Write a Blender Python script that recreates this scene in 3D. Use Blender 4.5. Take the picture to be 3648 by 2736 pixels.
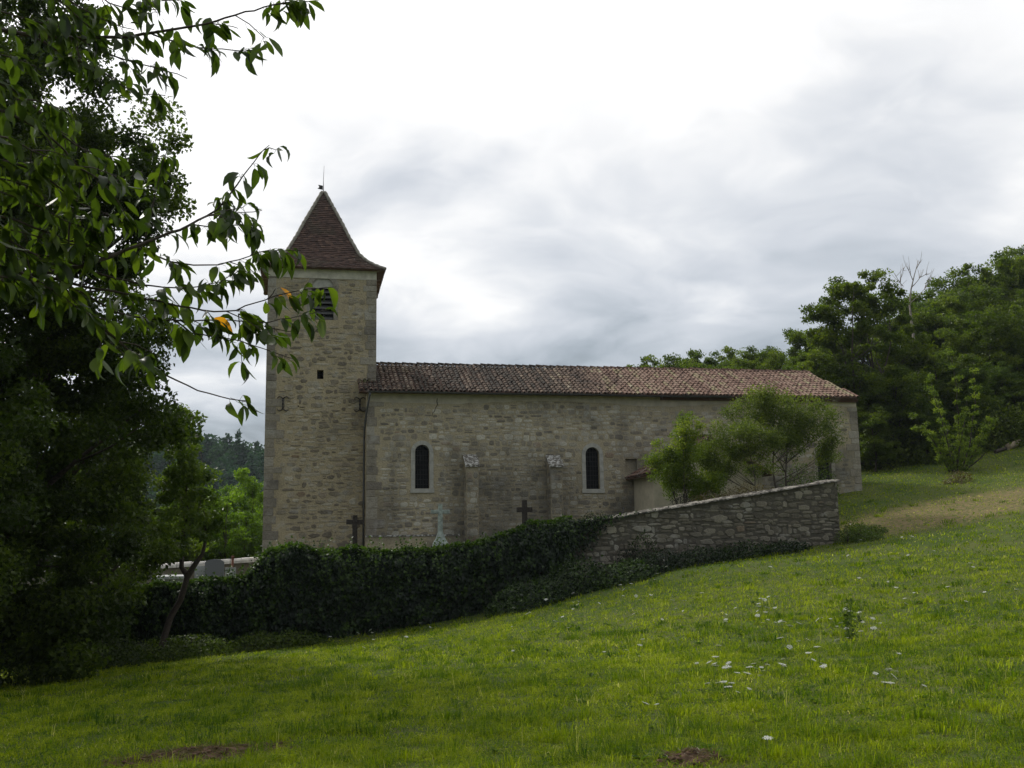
import bpy, bmesh, math, random
import numpy as np
from mathutils import Vector, Matrix
for o in list(bpy.data.objects): bpy.data.objects.remove(o)
SC = bpy.context.scene
COL = SC.collection
R = math.radians
rng = np.random.default_rng(11)
random.seed(5)

# ------------------------------------------------------------------ camera
YAW, PITCH, ROLL, FPX = .2023, .1539, -.0158, 3601.9
CAM = np.array([-2.6961, -45.9, .7542])
_f0 = np.array([math.sin(YAW), math.cos(YAW), 0]); _r0 = np.array([math.cos(YAW), -math.sin(YAW), 0]); _u0 = np.array([0, 0, 1.])
FW = math.cos(PITCH)*_f0 + math.sin(PITCH)*_u0
_u = np.cross(_r0, FW); RT = math.cos(ROLL)*_r0 + math.sin(ROLL)*_u; UP = np.cross(RT, FW)
cd = bpy.data.cameras.new('camera'); cam = bpy.data.objects.new('camera', cd); COL.objects.link(cam)
cam.matrix_world = Matrix(((RT[0], UP[0], -FW[0], CAM[0]), (RT[1], UP[1], -FW[1], CAM[1]), (RT[2], UP[2], -FW[2], CAM[2]), (0, 0, 0, 1)))
cd.sensor_width = 36; cd.lens = FPX/3648*36; cd.clip_end = 6000; cd.clip_start = .05
SC.camera = cam
def pt(x, y, d):                      # survey helper: a sighting (2212 px wide chart) and a range -> a point
    s = 3648/2212
    return CAM + (FW + RT*((x*s-1824)/FPX) - UP*((y*s-1368)/FPX))*d

# ------------------------------------------------------------------ sun, sky, exposure
SUN_EL, SUN_AZ = R(40), R(-27)         # azimuth from +Y towards +X
sdir = Vector((math.sin(SUN_AZ)*math.cos(SUN_EL), math.cos(SUN_AZ)*math.cos(SUN_EL), math.sin(SUN_EL)))
ld = bpy.data.lights.new('sun', 'SUN'); ld.energy = 2.3; ld.angle = R(9); ld.color = (1, .96, .88)
sun = bpy.data.objects.new('sun', ld); COL.objects.link(sun); sun.rotation_euler = sdir.to_track_quat('Z', 'Y').to_euler()
SC.view_settings.view_transform = 'Standard'; SC.view_settings.look = 'None'
SC.view_settings.gamma = 1; SC.view_settings.exposure = .12
SC.cycles.use_denoising = True
SC.cycles.max_bounces = 6; SC.cycles.transmission_bounces = 4; SC.cycles.transparent_max_bounces = 4

class NT:
    """tiny node-tree writer: n(type, {input: value or socket}, **attrs) -> node"""
    def __init__(s, nt): s.t = nt; nt.nodes.clear()
    def n(s, typ, ins=None, **at):
        nd = s.t.nodes.new(typ)
        for k, v in at.items(): setattr(nd, k, v)
        for k, v in (ins or {}).items():
            sk = nd.inputs[k]
            if isinstance(v, bpy.types.NodeSocket): s.t.links.new(v, sk)
            else: sk.default_value = v
        return nd
    def m(s, op, a, b=0., c=0., clamp=False):
        return s.n('ShaderNodeMath', {0: a, 1: b, 2: c}, operation=op, use_clamp=clamp).outputs[0]
    def vm(s, op, a, b=(0, 0, 0), out=0):
        return s.n('ShaderNodeVectorMath', {0: a, 1: b}, operation=op).outputs[out]
    def mix(s, f, a, b, blend='MIX'):
        nd = s.n('ShaderNodeMix', data_type='RGBA', blend_type=blend)
        for i, v in ((0, f), (6, a), (7, b)):
            sk = nd.inputs[i]
            if isinstance(v, bpy.types.NodeSocket): s.t.links.new(v, sk)
            else: sk.default_value = v if i == 0 or len(v) == 4 else (*v, 1)
        return nd.outputs[2]
    def ramp(s, f, stops, interp='LINEAR'):
        nd = s.n('ShaderNodeValToRGB', {0: f}); cr = nd.color_ramp; cr.interpolation = interp
        while len(cr.elements) < len(stops): cr.elements.new(.5)
        for e, (p, c) in zip(cr.elements, stops):
            e.position = p; e.color = (c, c, c, 1) if isinstance(c, (int, float)) else (*c, 1)
        return nd.outputs[0]
    def noise(s, v, scale, detail=4, rough=.55, dist=0., out=0):
        return s.n('ShaderNodeTexNoise', {'Vector': v, 'Scale': scale, 'Detail': detail, 'Roughness': rough, 'Distortion': dist}).outputs[out]
    def mr(s, v, a, b, c=0., d=1.):
        return s.n('ShaderNodeMapRange', {0: v, 1: a, 2: b, 3: c, 4: d}, interpolation_type='SMOOTHSTEP').outputs[0]

w = bpy.data.worlds.new('World'); SC.world = w; w.use_nodes = True
t = NT(w.node_tree)
tc = t.n('ShaderNodeTexCoord').outputs['Generated']
dr = t.vm('NORMALIZE', tc)
sx = t.n('ShaderNodeSeparateXYZ', {0: dr}).outputs
zc = t.m('MAXIMUM', sx[2], 0.)
dz = t.m('ADD', zc, .20)
pv = t.n('ShaderNodeCombineXYZ', {0: t.m('DIVIDE', sx[0], dz), 1: t.m('DIVIDE', sx[1], dz), 2: .3}).outputs[0]
warp = t.noise(pv, 1.3, 3, .5, out=1)
pv2 = t.vm('ADD', pv, t.vm('SCALE', t.vm('SUBTRACT', warp, (.5, .5, .5))))
pv2.node.inputs[1].links[0].from_node.inputs[3].default_value = .55
n1 = t.noise(pv2, 2.3, 7, .48)
n2 = t.noise(pv2, .55, 3, .5)
n3 = t.noise(t.vm('ADD', pv2, (3.1, 1.7, 0)), 5.2, 6, .5, .4)
base = t.ramp(zc, [(0, .40), (.10, .44), (.17, .54), (.23, .70), (.32, .80), (.40, .92), (.48, 1.06), (1, 1.1)])
def towards(px, py, tight):           # a cloud bank round a bearing
    d = FW + RT*((px*3648/2212-1824)/FPX) - UP*((py*3648/2212-1368)/FPX); d /= np.linalg.norm(d)
    return t.mr(t.vm('DOT_PRODUCT', dr, tuple(d), out=1), tight, 1.)
bank = t.m('MULTIPLY', towards(1650, 370, .955), t.mr(n1, .36, .62))
bank2 = t.m('MULTIPLY', towards(2000, 140, .988), t.mr(n1, .42, .6))
bank3 = t.m('MULTIPLY', towards(1000, 640, .975), t.mr(n1, .42, .66))
b = t.m('ADD', base, t.m('MULTIPLY', t.m('SUBTRACT', n1, .465), 1.3))
b = t.m('ADD', b, t.m('MULTIPLY', t.m('SUBTRACT', n2, .5), .5))
b = t.m('ADD', b, t.m('MULTIPLY', t.m('SUBTRACT', n3, .47), .34))
b = t.m('SUBTRACT', b, t.m('MULTIPLY', bank, .22))
b = t.m('SUBTRACT', b, t.m('MULTIPLY', bank2, .12))
b = t.m('SUBTRACT', b, t.m('MULTIPLY', bank3, .04))
sd = t.m('MAXIMUM', t.vm('DOT_PRODUCT', dr, tuple(sdir), out=1), 0.)
b = t.m('ADD', b, t.m('MULTIPLY', t.m('POWER', sd, 9), .35))
face = t.mr(sx[1], -.7, .55, .5, 1.0)          # sky dimmed behind the camera to keep the church front dark
b = t.m('MULTIPLY', t.m('MAXIMUM', b, .3), face)
tint = t.ramp(b, [(0, (.74, .87, 1.0)), (.45, (.79, .89, 1.0)), (.70, (.885, .93, 1.0)), (.93, (1, 1, 1))])
cl = t.mix(1., tint, t.n('ShaderNodeCombineColor', {0: b, 1: b, 2: b}).outputs[0], 'MULTIPLY')
sk = t.n('ShaderNodeTexSky', sky_type='NISHITA', sun_disc=False, sun_elevation=SUN_EL, sun_rotation=SUN_AZ)
bg1 = t.n('ShaderNodeBackground', {0: sk.outputs[0], 1: .1})
bg2 = t.n('ShaderNodeBackground', {0: cl, 1: 1.0})
ms = t.n('ShaderNodeMixShader', {0: .94, 1: bg1.outputs[0], 2: bg2.outputs[0]})
t.n('ShaderNodeOutputWorld', {0: ms.outputs[0]})

# ------------------------------------------------------------------ mesh tools
class MB:
    def __init__(s): s.V = []; s.F = []; s.A = []; s.nv = 0
    def add(s, V, F, rnd=None, mi=0, smooth=False):
        """V (n,3); F (m,k) int array; rnd scalar or per-vertex"""
        V = np.asarray(V, float); F = np.asarray(F, np.int64)
        s.V.append(V); s.F.append((F + s.nv, mi, smooth)); s.nv += len(V)
        s.A.append(np.full(len(V), .5) if rnd is None else np.broadcast_to(np.asarray(rnd, float), (len(V),)))
        return s
    def box(s, a, b, mi=0, rnd=None, tilt=None, bev=0.):
        x0, y0, z0 = a; x1, y1, z1 = b
        if bev > 0:
            V = []
            c = np.array([(x0+x1)/2, (y0+y1)/2, (z0+z1)/2]); h = np.abs(np.array([x1-x0, y1-y0, z1-z0]))/2
            bm = bmesh.new(); bmesh.ops.create_cube(bm, size=2)
            for v in bm.verts: v.co = Vector((v.co.x*h[0], v.co.y*h[1], v.co.z*h[2]))
            bmesh.ops.bevel(bm, geom=list(bm.edges), offset=bev, segments=2, affect='EDGES', profile=.5)
            V = np.array([v.co[:] for v in bm.verts]) + c
            if tilt is not None: V = tilt(V)
            bm.verts.index_update()
            groups = {}
            for f in bm.faces: groups.setdefault(len(f.verts), []).append([v.index for v in f.verts])
            first = True; off = s.nv
            for k, L in groups.items():
                if first: s.add(V, L, rnd, mi); first = False
                else: s.F.append((np.array(L)+off, mi, False))
            bm.free(); return s
        V = np.array([(x, y, z) for z in (z0, z1) for y in (y0, y1) for x in (x0, x1)])
        if tilt is not None: V = tilt(V)
        return s.add(V, [(0, 2, 3, 1), (4, 5, 7, 6), (0, 1, 5, 4), (2, 6, 7, 3), (0, 4, 6, 2), (1, 3, 7, 5)], rnd, mi)
    def tube(s, P, r, k=6, mi=0, rnd=None, cap=True):
        P = np.asarray(P, float); n = len(P); r = np.broadcast_to(np.asarray(r, float), (n,))
        T = np.gradient(P, axis=0); T /= np.linalg.norm(T, axis=1)[:, None]+1e-9
        ref = np.array([0, 0, 1.]) if abs(T[:, 2]).mean() < .85 else np.array([1., 0, 0])
        A = np.cross(T, ref); A /= np.linalg.norm(A, axis=1)[:, None]+1e-9; B = np.cross(T, A)
        a = np.arange(k)*2*math.pi/k
        V = (P[:, None] + r[:, None, None]*(A[:, None]*np.cos(a)[None, :, None] + B[:, None]*np.sin(a)[None, :, None])).reshape(-1, 3)
        i = np.arange(n-1)[:, None]*k; j = np.arange(k)[None]; j2 = (j+1) % k
        F = np.stack([i+j, i+j2, i+k+j2, i+k+j], -1).reshape(-1, 4)
        s.add(V, F, rnd, mi, True)
        if cap and k > 2:
            off = s.nv-n*k
            s.F.append((np.array([list(range(off, off+k))[::-1], list(range(off+(n-1)*k, off+n*k))]), mi, False))
        return s
    def prism(s, poly, y0, y1, mi=0, rnd=None):
        """outline in (x,z), extruded y0..y1"""
        n = len(poly); V = [(p[0], y0, p[1]) for p in poly]+[(p[0], y1, p[1]) for p in poly]
        s.add(V, [(i, (i+1) % n, n+(i+1) % n, n+i) for i in range(n)], rnd, mi)
        off = s.nv-2*n
        s.F.append((np.array([[off+i for i in range(n)][::-1], [off+n+i for i in range(n)]]), mi, False))
        return s
    def mesh(s, name):
        me = bpy.data.meshes.new(name)
        V = np.concatenate(s.V); me.vertices.add(len(V)); me.vertices.foreach_set('co', V.astype(np.float32).ravel())
        lv = np.concatenate([F.ravel() for F, _, _ in s.F]).astype(np.int32)
        tot = np.concatenate([np.full(len(F), F.shape[1]) for F, _, _ in s.F]).astype(np.int32)
        st = np.concatenate([[0], np.cumsum(tot)[:-1]]).astype(np.int32)
        me.loops.add(len(lv)); me.loops.foreach_set('vertex_index', lv)
        me.polygons.add(len(tot)); me.polygons.foreach_set('loop_start', st); me.polygons.foreach_set('loop_total', tot)
        me.polygons.foreach_set('material_index', np.concatenate([np.full(len(F), mi) for F, mi, _ in s.F]).astype(np.int32))
        me.polygons.foreach_set('use_smooth', np.concatenate([np.full(len(F), sm) for F, _, sm in s.F]))
        at = me.attributes.new('rnd', 'FLOAT', 'POINT'); at.data.foreach_set('value', np.concatenate(s.A).astype(np.float32))
        me.update(calc_edges=True); me.validate()
        return me
    def build(s, name, mats, parent=None, fix=False, **tags):
        me = s.mesh(name)
        if fix:
            bm = bmesh.new(); bm.from_mesh(me); bmesh.ops.recalc_face_normals(bm, faces=bm.faces); bm.to_mesh(me); bm.free()
        for m in (mats if isinstance(mats, (list, tuple)) else [mats]): me.materials.append(m)
        o = bpy.data.objects.new(name, me); COL.objects.link(o)
        if parent is not None: attach(o, parent)
        for k, v in tags.items(): o[k] = v
        return o
def attach(o, p):
    o.parent = p
    o.matrix_parent_inverse = Matrix.Translation(-world_loc(p)) if p.type == 'EMPTY' else Matrix.Identity(4)
    if p.type != 'EMPTY' and p.parent is not None: pass
def world_loc(p): return Vector(p.location)
def thing(name, loc, label, cat, group=None):
    o = bpy.data.objects.new(name, None); COL.objects.link(o); o.location = loc; o.empty_display_size = .3
    o['label'] = label; o['category'] = cat
    if group: o['group'] = group
    return o
def copy_thing(root, loc, rz, sc, label=None, group=None):
    r = root.copy(); COL.objects.link(r); r.location = loc; r.rotation_euler = (0, 0, rz); r.scale = (sc[0], sc[1], sc[2])
    if label: r['label'] = label
    if group: r['group'] = group
    for ch in root.children:
        c = ch.copy(); COL.objects.link(c); c.parent = r; c.matrix_parent_inverse = ch.matrix_parent_inverse.copy()
    return r

def fn(x, y, sc, seed, octv=3):       # smooth pseudo-noise in -1..1
    q = np.random.default_rng(seed); s = 0; tot = 0
    for o in range(octv):
        for _ in range(5):
            a = q.uniform(0, 6.283); k = q.uniform(.6, 1.4)*6.283/sc*2**o; p = q.uniform(0, 6.283)
            s = s + np.sin((x*np.cos(a)+y*np.sin(a))*k+p)*.5**o; tot += .5**o*.55
    return s/tot*.8
def rots(tip, nrm):                   # frames with +Y along tip, +Z near nrm
    y = tip/(np.linalg.norm(tip, axis=1)[:, None]+1e-9)
    x = np.cross(y, nrm); x /= np.linalg.norm(x, axis=1)[:, None]+1e-9
    return np.stack([x, y, np.cross(x, y)], -1)
def unit(n, q=rng):
    v = q.normal(size=(n, 3)); return v/np.linalg.norm(v, axis=1)[:, None]
LEAF_V = np.array([(0, 0, 0), (-.32, .42, .10), (0, 1, -.06), (.32, .42, .10)]); LEAF_F = np.array([(0, 3, 2, 1)])
_cy = [0, .18, .42, .68, .88, 1.0]; _cw = [.02, .14, .205, .185, .09, .005]; _cz = [0, .045, .05, -.03, -.15, -.29]
CH_V = np.array([(sx_*wd, yy, zz+abs(sx_)*.10*(wd/.2)) for yy, wd, zz in zip(_cy, _cw, _cz) for sx_ in (-1, 0, 1)])
CH_V2 = CH_V*[1, 1, -.35]+[0, 0, 0]+np.outer(np.sin(CH_V[:, 1]*3.1), [.05, 0, .02])
CH_F = np.array([(3*i+j, 3*i+j+1, 3*i+j+4, 3*i+j+3) for i in range(5) for j in (0, 1)])
def scatter(mb, P, Rm, S, rnd, tv=LEAF_V, tf=LEAF_F, mi=0, smooth=False):
    n = len(P); S = np.asarray(S, float)
    S = S[:, None] if S.ndim == 1 else S
    V = np.einsum('nij,nkj->nki', Rm, tv[None]*S[:, None, :]) + P[:, None]
    F = (tf[None] + (np.arange(n)*len(tv))[:, None, None]).reshape(-1, tf.shape[1])
    mb.add(V.reshape(-1, 3), F, np.repeat(rnd, len(tv)), mi, smooth)

# ------------------------------------------------------------------ materials
def mat(name):
    m = bpy.data.materials.new(name); m.use_nodes = True; t = NT(m.node_tree)
    t.pos = t.n('ShaderNodeNewGeometry').outputs['Position']
    t.rnd = t.n('ShaderNodeAttribute', attribute_name='rnd').outputs['Fac']
    return m, t
def out(t, col, rough=.85, bump=None, dist=.02, spec=.3, strength=.6, metal=0.):
    ins = {'Base Color': col if isinstance(col, bpy.types.NodeSocket) else (*col, 1), 'Roughness': rough, 'Specular IOR Level': spec, 'Metallic': metal}
    if bump is not None: ins['Normal'] = t.n('ShaderNodeBump', {'Height': bump, 'Distance': dist, 'Strength': strength}).outputs[0]
    p = t.n('ShaderNodeBsdfPrincipled', ins); t.n('ShaderNodeOutputMaterial', {0: p.outputs[0]})
def simple(name, col, rough=.8, var=.25, sc=6., spec=.3, metal=0., bump=0.01):
    m, t = mat(name); n = t.noise(t.pos, sc, 6, .6)
    c = t.mix(t.mr(n, .3, .7), tuple(v*(1-var) for v in col), tuple(min(1, v*(1+var)) for v in col))
    out(t, c, rough, n, bump, spec, .6, metal); return m
def leafmat(name, stops, trans=.45, rough=.45, spec=.35, tcol=1.5):
    m, t = mat(name)
    n = t.noise(t.pos, .6, 3)
    f = t.m('ADD', t.rnd, t.m('MULTIPLY', t.m('SUBTRACT', n, .5), .5), clamp=True)
    c = t.ramp(f, stops)
    p = t.n('ShaderNodeBsdfPrincipled', {'Base Color': c, 'Roughness': rough, 'Specular IOR Level': spec})
    tr = t.n('ShaderNodeBsdfTranslucent', {0: t.mix(1., c, (tcol, tcol*1.12, tcol*.5), 'MULTIPLY')})
    x = t.n('ShaderNodeMixShader', {0: trans, 1: p.outputs[0], 2: tr.outputs[0]})
    t.n('ShaderNodeOutputMaterial', {0: x.outputs[0]}); return m

def stone_mat(name, stops, stain=None, grain=14., staincol=(.075, .072, .066), mort=False):
    m, t = mat(name)
    n = t.noise(t.pos, grain, 6, .65); n2 = t.noise(t.pos, .55, 5, .6); n3 = t.noise(t.pos, 3.2, 4, .6)
    c = t.ramp(t.rnd, stops)
    c = t.mix(.6, c, t.ramp(n, [(.25, .45), (.5, 1.), (.75, 1.45)]), 'MULTIPLY')
    n4 = t.noise(t.pos, 1.6, 6, .62)
    c = t.mix(t.mr(n2, .5, .7, 0, .45), c, staincol)
    c = t.mix(t.mr(n4, .52, .7, 0, .5), c, (.50, .475, .42))
    c = t.mix(t.mr(n4, .46, .28, 0, .42), c, (.11, .10, .085))
    c = t.mix(t.mr(n3, .58, .75, 0, .4), c, (.12, .105, .075))
    if stain:
        sp = t.n('ShaderNodeSeparateXYZ', {0: t.pos}).outputs
        for (x0, x1, z0, z1, s, k) in stain:
            fx = t.m('MULTIPLY', t.mr(sp[0], x0-s, x0+s), t.mr(sp[0], x1-s, x1+s, 1, 0))
            fz = t.m('MULTIPLY', t.mr(sp[2], z0-s, z0+s), t.mr(sp[2], z1-s, z1+s, 1, 0))
            f = t.m('MULTIPLY', t.m('MULTIPLY', fx, fz), t.mr(n2, .3, .6, .2, k))
            c = t.mix(f, c, staincol)
    out(t, c, .92, n, .03, .15, .8); return m

M = {}
nst = [(3.4, 10.2, -2, 4.4, .9, .5), (11.5, 25, -2, 4.9, 1.2, .65), (-.3, 1.6, .8, 3.3, .5, .45)]
M['nave_stone'] = stone_mat('nave_stone', [(0, (.20, .175, .135)), (.3, (.34, .295, .22)), (.6, (.46, .41, .315)), (.88, (.62, .57, .46)), (1, (.30, .21, .13))], nst)
M['nave_mortar'] = stone_mat('nave_mortar', [(0, (.46, .385, .255)), (.5, (.46, .385, .255)), (1, (.46, .385, .255))], nst)
M['tower_stone'] = stone_mat('tower_stone', [(0, (.18, .15, .11)), (.35, (.28, .235, .165)), (.6, (.38, .325, .235)), (.9, (.52, .46, .35)), (1, (.22, .15, .09))], None)
M['tower_mortar'] = stone_mat('tower_mortar', [(0, (.44, .36, .23)), (.5, (.44, .36, .23)), (1, (.44, .36, .23))])
M['quoin'] = stone_mat('quoin', [(0, (.23, .20, .16)), (.5, (.32, .28, .215)), (1, (.40, .36, .29))])
M['wall_stone'] = stone_mat('wall_stone', [(0, (.11, .094, .072)), (.4, (.185, .16, .12)), (.7, (.235, .205, .155)), (.95, (.33, .29, .225)), (1, (.19, .13, .085))])
M['wall_gap'] = simple('wall_gap', (.11, .095, .072))
M['plaster'] = simple('plaster', (.50, .44, .32), .9, .12, 3)
M['plaster_band'] = simple('plaster_band', (.53, .47, .36), .9, .15, 3)
M['frame_stone'] = simple('frame_stone', (.44, .42, .365), .9, .15, 5)
M['tower_band'] = simple('tower_band', (.60, .555, .45), .9, .2, 2.5)
M['glass'] = simple('glass', (.010, .010, .011), .6, .3, 8, .15, bump=.004)
M['iron'] = simple('iron', (.03, .026, .024), .6, .3, 20, .4)
M['rust'] = simple('rust', (.14, .055, .03), .8, .3, 20)
M['zinc'] = simple('zinc', (.085, .085, .085), .5, .2, 8, .5)
M['dark'] = simple('dark', (.01, .01, .01), .9)
M['louvre'] = simple('louvre', (.11, .108, .10), .8, .25, 12)
M['bark'] = simple('bark', (.075, .062, .048), .9, .45, 14, .2, bump=.03)
M['twig'] = simple('twig', (.06, .045, .035), .8, .35, 30, .3)
M['cross_dark'] = simple('cross_dark', (.045, .037, .03), .9, .4, 12)
M['cross_pale'] = simple('cross_pale', (.34, .385, .335), .85, .3, 9)
M['granite'] = simple('granite', (.17, .175, .18), .45, .2, 60, .5)
M['granite_pale'] = simple('granite_pale', (.36, .37, .36), .6, .2, 50)
M['coping_white'] = simple('coping_white', (.58, .55, .50), .85, .25, 5)
M['soil'] = simple('soil', (.11, .07, .045), .95, .4, 18, .1, bump=.05)
M['wood'] = simple('wood', (.40, .31, .21), .8, .3, 8)
m_, t = mat('lichen_cap'); n = t.noise(t.pos, 9, 5, .65)
out(t, t.mix(t.mr(n, .47, .58), (.15, .135, .11), (.56, .54, .49)), .9, n, .03); M['lichen_cap'] = m_
# coping of the churchyard wall: grey with white lichen
m_, t = mat('coping'); n = t.noise(t.pos, 5, 6, .7)
out(t, t.mix(t.mr(n, .46, .6), (.055, .048, .038), (.30, .275, .23)), .9, n, .04); M['coping'] = m_
# nave tiles: dark and mossy towards the tower, pink-red with pale lichen towards the east end
m_, t = mat('canal_tile'); sp = t.n('ShaderNodeSeparateXYZ', {0: t.pos}).outputs
n = t.noise(t.pos, .7, 4, .6); nf = t.noise(t.pos, 16, 5, .6)
xx = t.m('ADD', sp[0], t.m('MULTIPLY', t.m('SUBTRACT', n, .5), 9.))
old = t.ramp(t.rnd, [(0, (.035, .03, .025)), (.35, (.07, .055, .042)), (.6, (.12, .082, .06)), (.8, (.20, .15, .11)), (1, (.38, .33, .25))])
new = t.ramp(t.rnd, [(0, (.10, .06, .047)), (.3, (.20, .12, .09)), (.6, (.28, .19, .145)), (.8, (.27, .235, .13)), (1, (.40, .34, .25))])
c = t.mix(t.mr(xx, 8.5, 14.5), old, new)
c = t.mix(t.mr(nf, .56, .7, 0, .55), c, (.05, .045, .03))
c = t.mix(t.m('MULTIPLY', t.mr(n, .55, .7, 0, .45), t.mr(sp[0], 3, 0)), c, (.11, .13, .03))
out(t, c, .9, nf, .01, .15); M['canal_tile'] = m_
M['red_tile'] = stone_mat('red_tile', [(0, (.07, .045, .035)), (.5, (.14, .08, .058)), (1, (.22, .14, .10))], grain=20)
m_, t = mat('flat_tile'); nf = t.noise(t.pos, 1.1, 4, .6); ng = t.noise(t.pos, 22, 4, .6)
c = t.ramp(t.rnd, [(0, (.06, .040, .034)), (.4, (.09, .058, .048)), (.75, (.12, .074, .058)), (1, (.18, .115, .088))])
c = t.mix(t.mr(nf, .48, .68, 0, .6), c, (.085, .072, .05))
c = t.mix(.5, c, t.ramp(ng, [(.3, .6), (.7, 1.35)]), 'MULTIPLY'); out(t, c, .9, ng, .006, .15); M['flat_tile'] = m_
M['hip_mortar'] = simple('hip_mortar', (.27, .245, .20), .9, .3, 8)

G1, G2, G3 = (.018, .040, .010), (.042, .085, .014), (.085, .145, .022)
M['lf_oak'] = leafmat('lf_oak', [(0, (.013, .024, .003)), (.5, (.033, .054, .005)), (1, (.10, .14, .012))], .45, .5, .3)
M['lf_wood'] = leafmat('lf_wood', [(0, (.034, .056, .005)), (.5, (.078, .112, .007)), (1, (.16, .195, .016))], .5)
M['lf_light'] = leafmat('lf_light', [(0, (.06, .11, .010)), (.5, (.115, .19, .014)), (1, (.21, .30, .025))], .5)
M['lf_mid'] = leafmat('lf_mid', [(0, (.034, .060, .008)), (.5, (.070, .11, .011)), (1, (.13, .175, .022))], .45)
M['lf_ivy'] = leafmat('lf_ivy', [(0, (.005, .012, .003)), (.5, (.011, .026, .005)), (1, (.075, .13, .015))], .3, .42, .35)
M['lf_yard'] = leafmat('lf_yard', [(0, (.042, .064, .010)), (.5, (.098, .132, .016)), (1, (.19, .22, .036))], .45)
M['lf_sapling'] = leafmat('lf_sapling', [(0, (.07, .11, .010)), (.5, (.14, .19, .016)), (1, (.26, .31, .032))], .5)
M['lf_bush'] = leafmat('lf_bush', [(0, (.055, .09, .008)), (.5, (.125, .175, .012)), (1, (.27, .30, .025))], .45)
M['lf_far'] = leafmat('lf_far', [(0, (.016, .040, .026)), (.5, (.026, .060, .034)), (1, (.045, .09, .040))], .3, .7, .1)
M['lf_cherry'] = leafmat('lf_cherry', [(0, (.022, .038, .008)), (.5, (.048, .076, .010)), (.96, (.11, .15, .014)), (.975, (.55, .22, .015)), (1, (.6, .25, .02))], .5, .42, .4)
M['lf_dry'] = leafmat('lf_dry', [(0, (.06, .05, .02)), (1, (.16, .12, .05))], .3)
M['grass'] = leafmat('grass', [(0, (.022, .060, .008)), (.3, (.098, .152, .006)), (.6, (.255, .288, .007)), (.85, (.29, .33, .028)), (1, (.50, .44, .20))], .52, .55, .12, 1.4)

# ------------------------------------------------------------------ terrain
GP = np.array([(-2.7, -45.9, -.85), (2.2, -39.4, -.85), (-5, -38, -1.1), (-9.15, -21.4, -2.3), (-3.5, -12, -2.45), (1.86, -12, -1.95), (10, -13.5, -.3),
  (16.3, -11.7, .38), (24.3, 0, 2.95), (39, 6.7, 6.05), (28.8, -1, 3.4), (11.3, -27.9, -.6), (8, -42, -.45), (-15, -30, -2.3), (-20, -12, -3.4), (-20, 10, -4),
  (-30, 50, -7), (10, 40, 3), (35, 25, 7.2), (60, 30, 14), (60, 70, 19), (0, 120, -3), (-60, 140, -8), (-5, 5, -1.6), (12, 4, 1.6), (60, -20, 8), (40, -30, 4.2), (-40, -40, -3.5), (0, -70, -1), (60, 140, 18), (-60, -10, -6)])
def _k(r2): return np.where(r2 > 0, r2*np.log(r2+1e-12), 0)
_n = len(GP); _A = np.zeros((_n+3, _n+3)); _d = ((GP[:, None, :2]-GP[None, :, :2])**2).sum(-1)
_A[:_n, :_n] = _k(_d)+np.eye(_n)*2.; _A[:_n, _n] = 1; _A[:_n, _n+1:] = GP[:, :2]; _A[_n:, :_n] = _A[:_n, _n:].T
_W = np.linalg.solve(_A, np.concatenate([GP[:, 2], [0, 0, 0]]))
def gz(x, y):
    x = np.clip(np.asarray(x, float), -70, 75); y = np.clip(np.asarray(y, float), -75, 150); sh = np.broadcast(x, y).shape
    X = np.broadcast_to(x, sh).ravel(); Y = np.broadcast_to(y, sh).ravel(); Z = np.empty(len(X))
    for i in range(0, len(X), 200000):
        a = slice(i, i+200000); d = (X[a, None]-GP[None, :, 0])**2+(Y[a, None]-GP[None, :, 1])**2
        Z[a] = _k(d)@_W[:_n]+_W[_n]+X[a]*_W[_n+1]+Y[a]*_W[_n+2]
    Z += .05*fn(X, Y, 5., 3)+.015*fn(X, Y, 1.3, 4)
    return Z.reshape(sh)
def hit(px, py, lo=3., hi=120.):      # where a sighting meets the meadow
    d = np.geomspace(lo, hi, 600); P = CAM + ((pt(px, py, 1.)-CAM)[None]*d[:, None]); h = P[:, 2]-gz(P[:, 0], P[:, 1])
    i = np.argmax(h < 0) if (h < 0).any() else len(d)-1
    return P[i]
def axis(a, b, step, far):
    c = list(np.arange(a, b+.01, step)); s = step
    while c[-1] < far: s *= 1.35; c.append(c[-1]+s)
    s = step
    while c[0] > -far: s *= 1.35; c.insert(0, c[0]-s)
    return np.array(c)
ax, ay = axis(-25, 50, .6, 3000), axis(-52, 45, .6, 3000)
X, Y = np.meshgrid(ax, ay); Z = gz(X, Y); nx = len(ax)
g = MB(); i = (np.arange(len(ay)-1)[:, None]*nx+np.arange(nx-1)[None]).ravel()
g.add(np.stack([X.ravel(), Y.ravel(), Z.ravel()], -1), np.stack([i, i+1, i+nx+1, i+nx], -1), None, 0, True)
dryc = hit(2115, 1092); bare1 = hit(415, 1636); bare2 = hit(1495, 1645)
m_, t = mat('meadow'); na = t.noise(t.pos, .35, 5, .6); nb = t.noise(t.pos, 7, 5, .65); nc = t.noise(t.pos, 40, 3, .6)
c = t.mix(t.mr(na, .35, .65), (.045, .075, .012), (.085, .105, .022))
c = t.mix(t.mr(nb, .5, .68, 0, .7), c, (.085, .062, .034))
c = t.mix(.6, c, t.ramp(nc, [(.3, .5), (.7, 1.5)]), 'MULTIPLY')
dd = t.vm('LENGTH', t.vm('MULTIPLY', t.vm('SUBTRACT', t.pos, tuple(dryc)), (.105, .26, 0)), out=1)
c = t.mix(t.m('MULTIPLY', t.mr(dd, .5, 1.1, 1, 0), t.mr(nb, .35, .6)), c, (.20, .145, .075))
out(t, c, .95, nb, .05, .1)
g.build('ground', m_, kind='structure')

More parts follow.
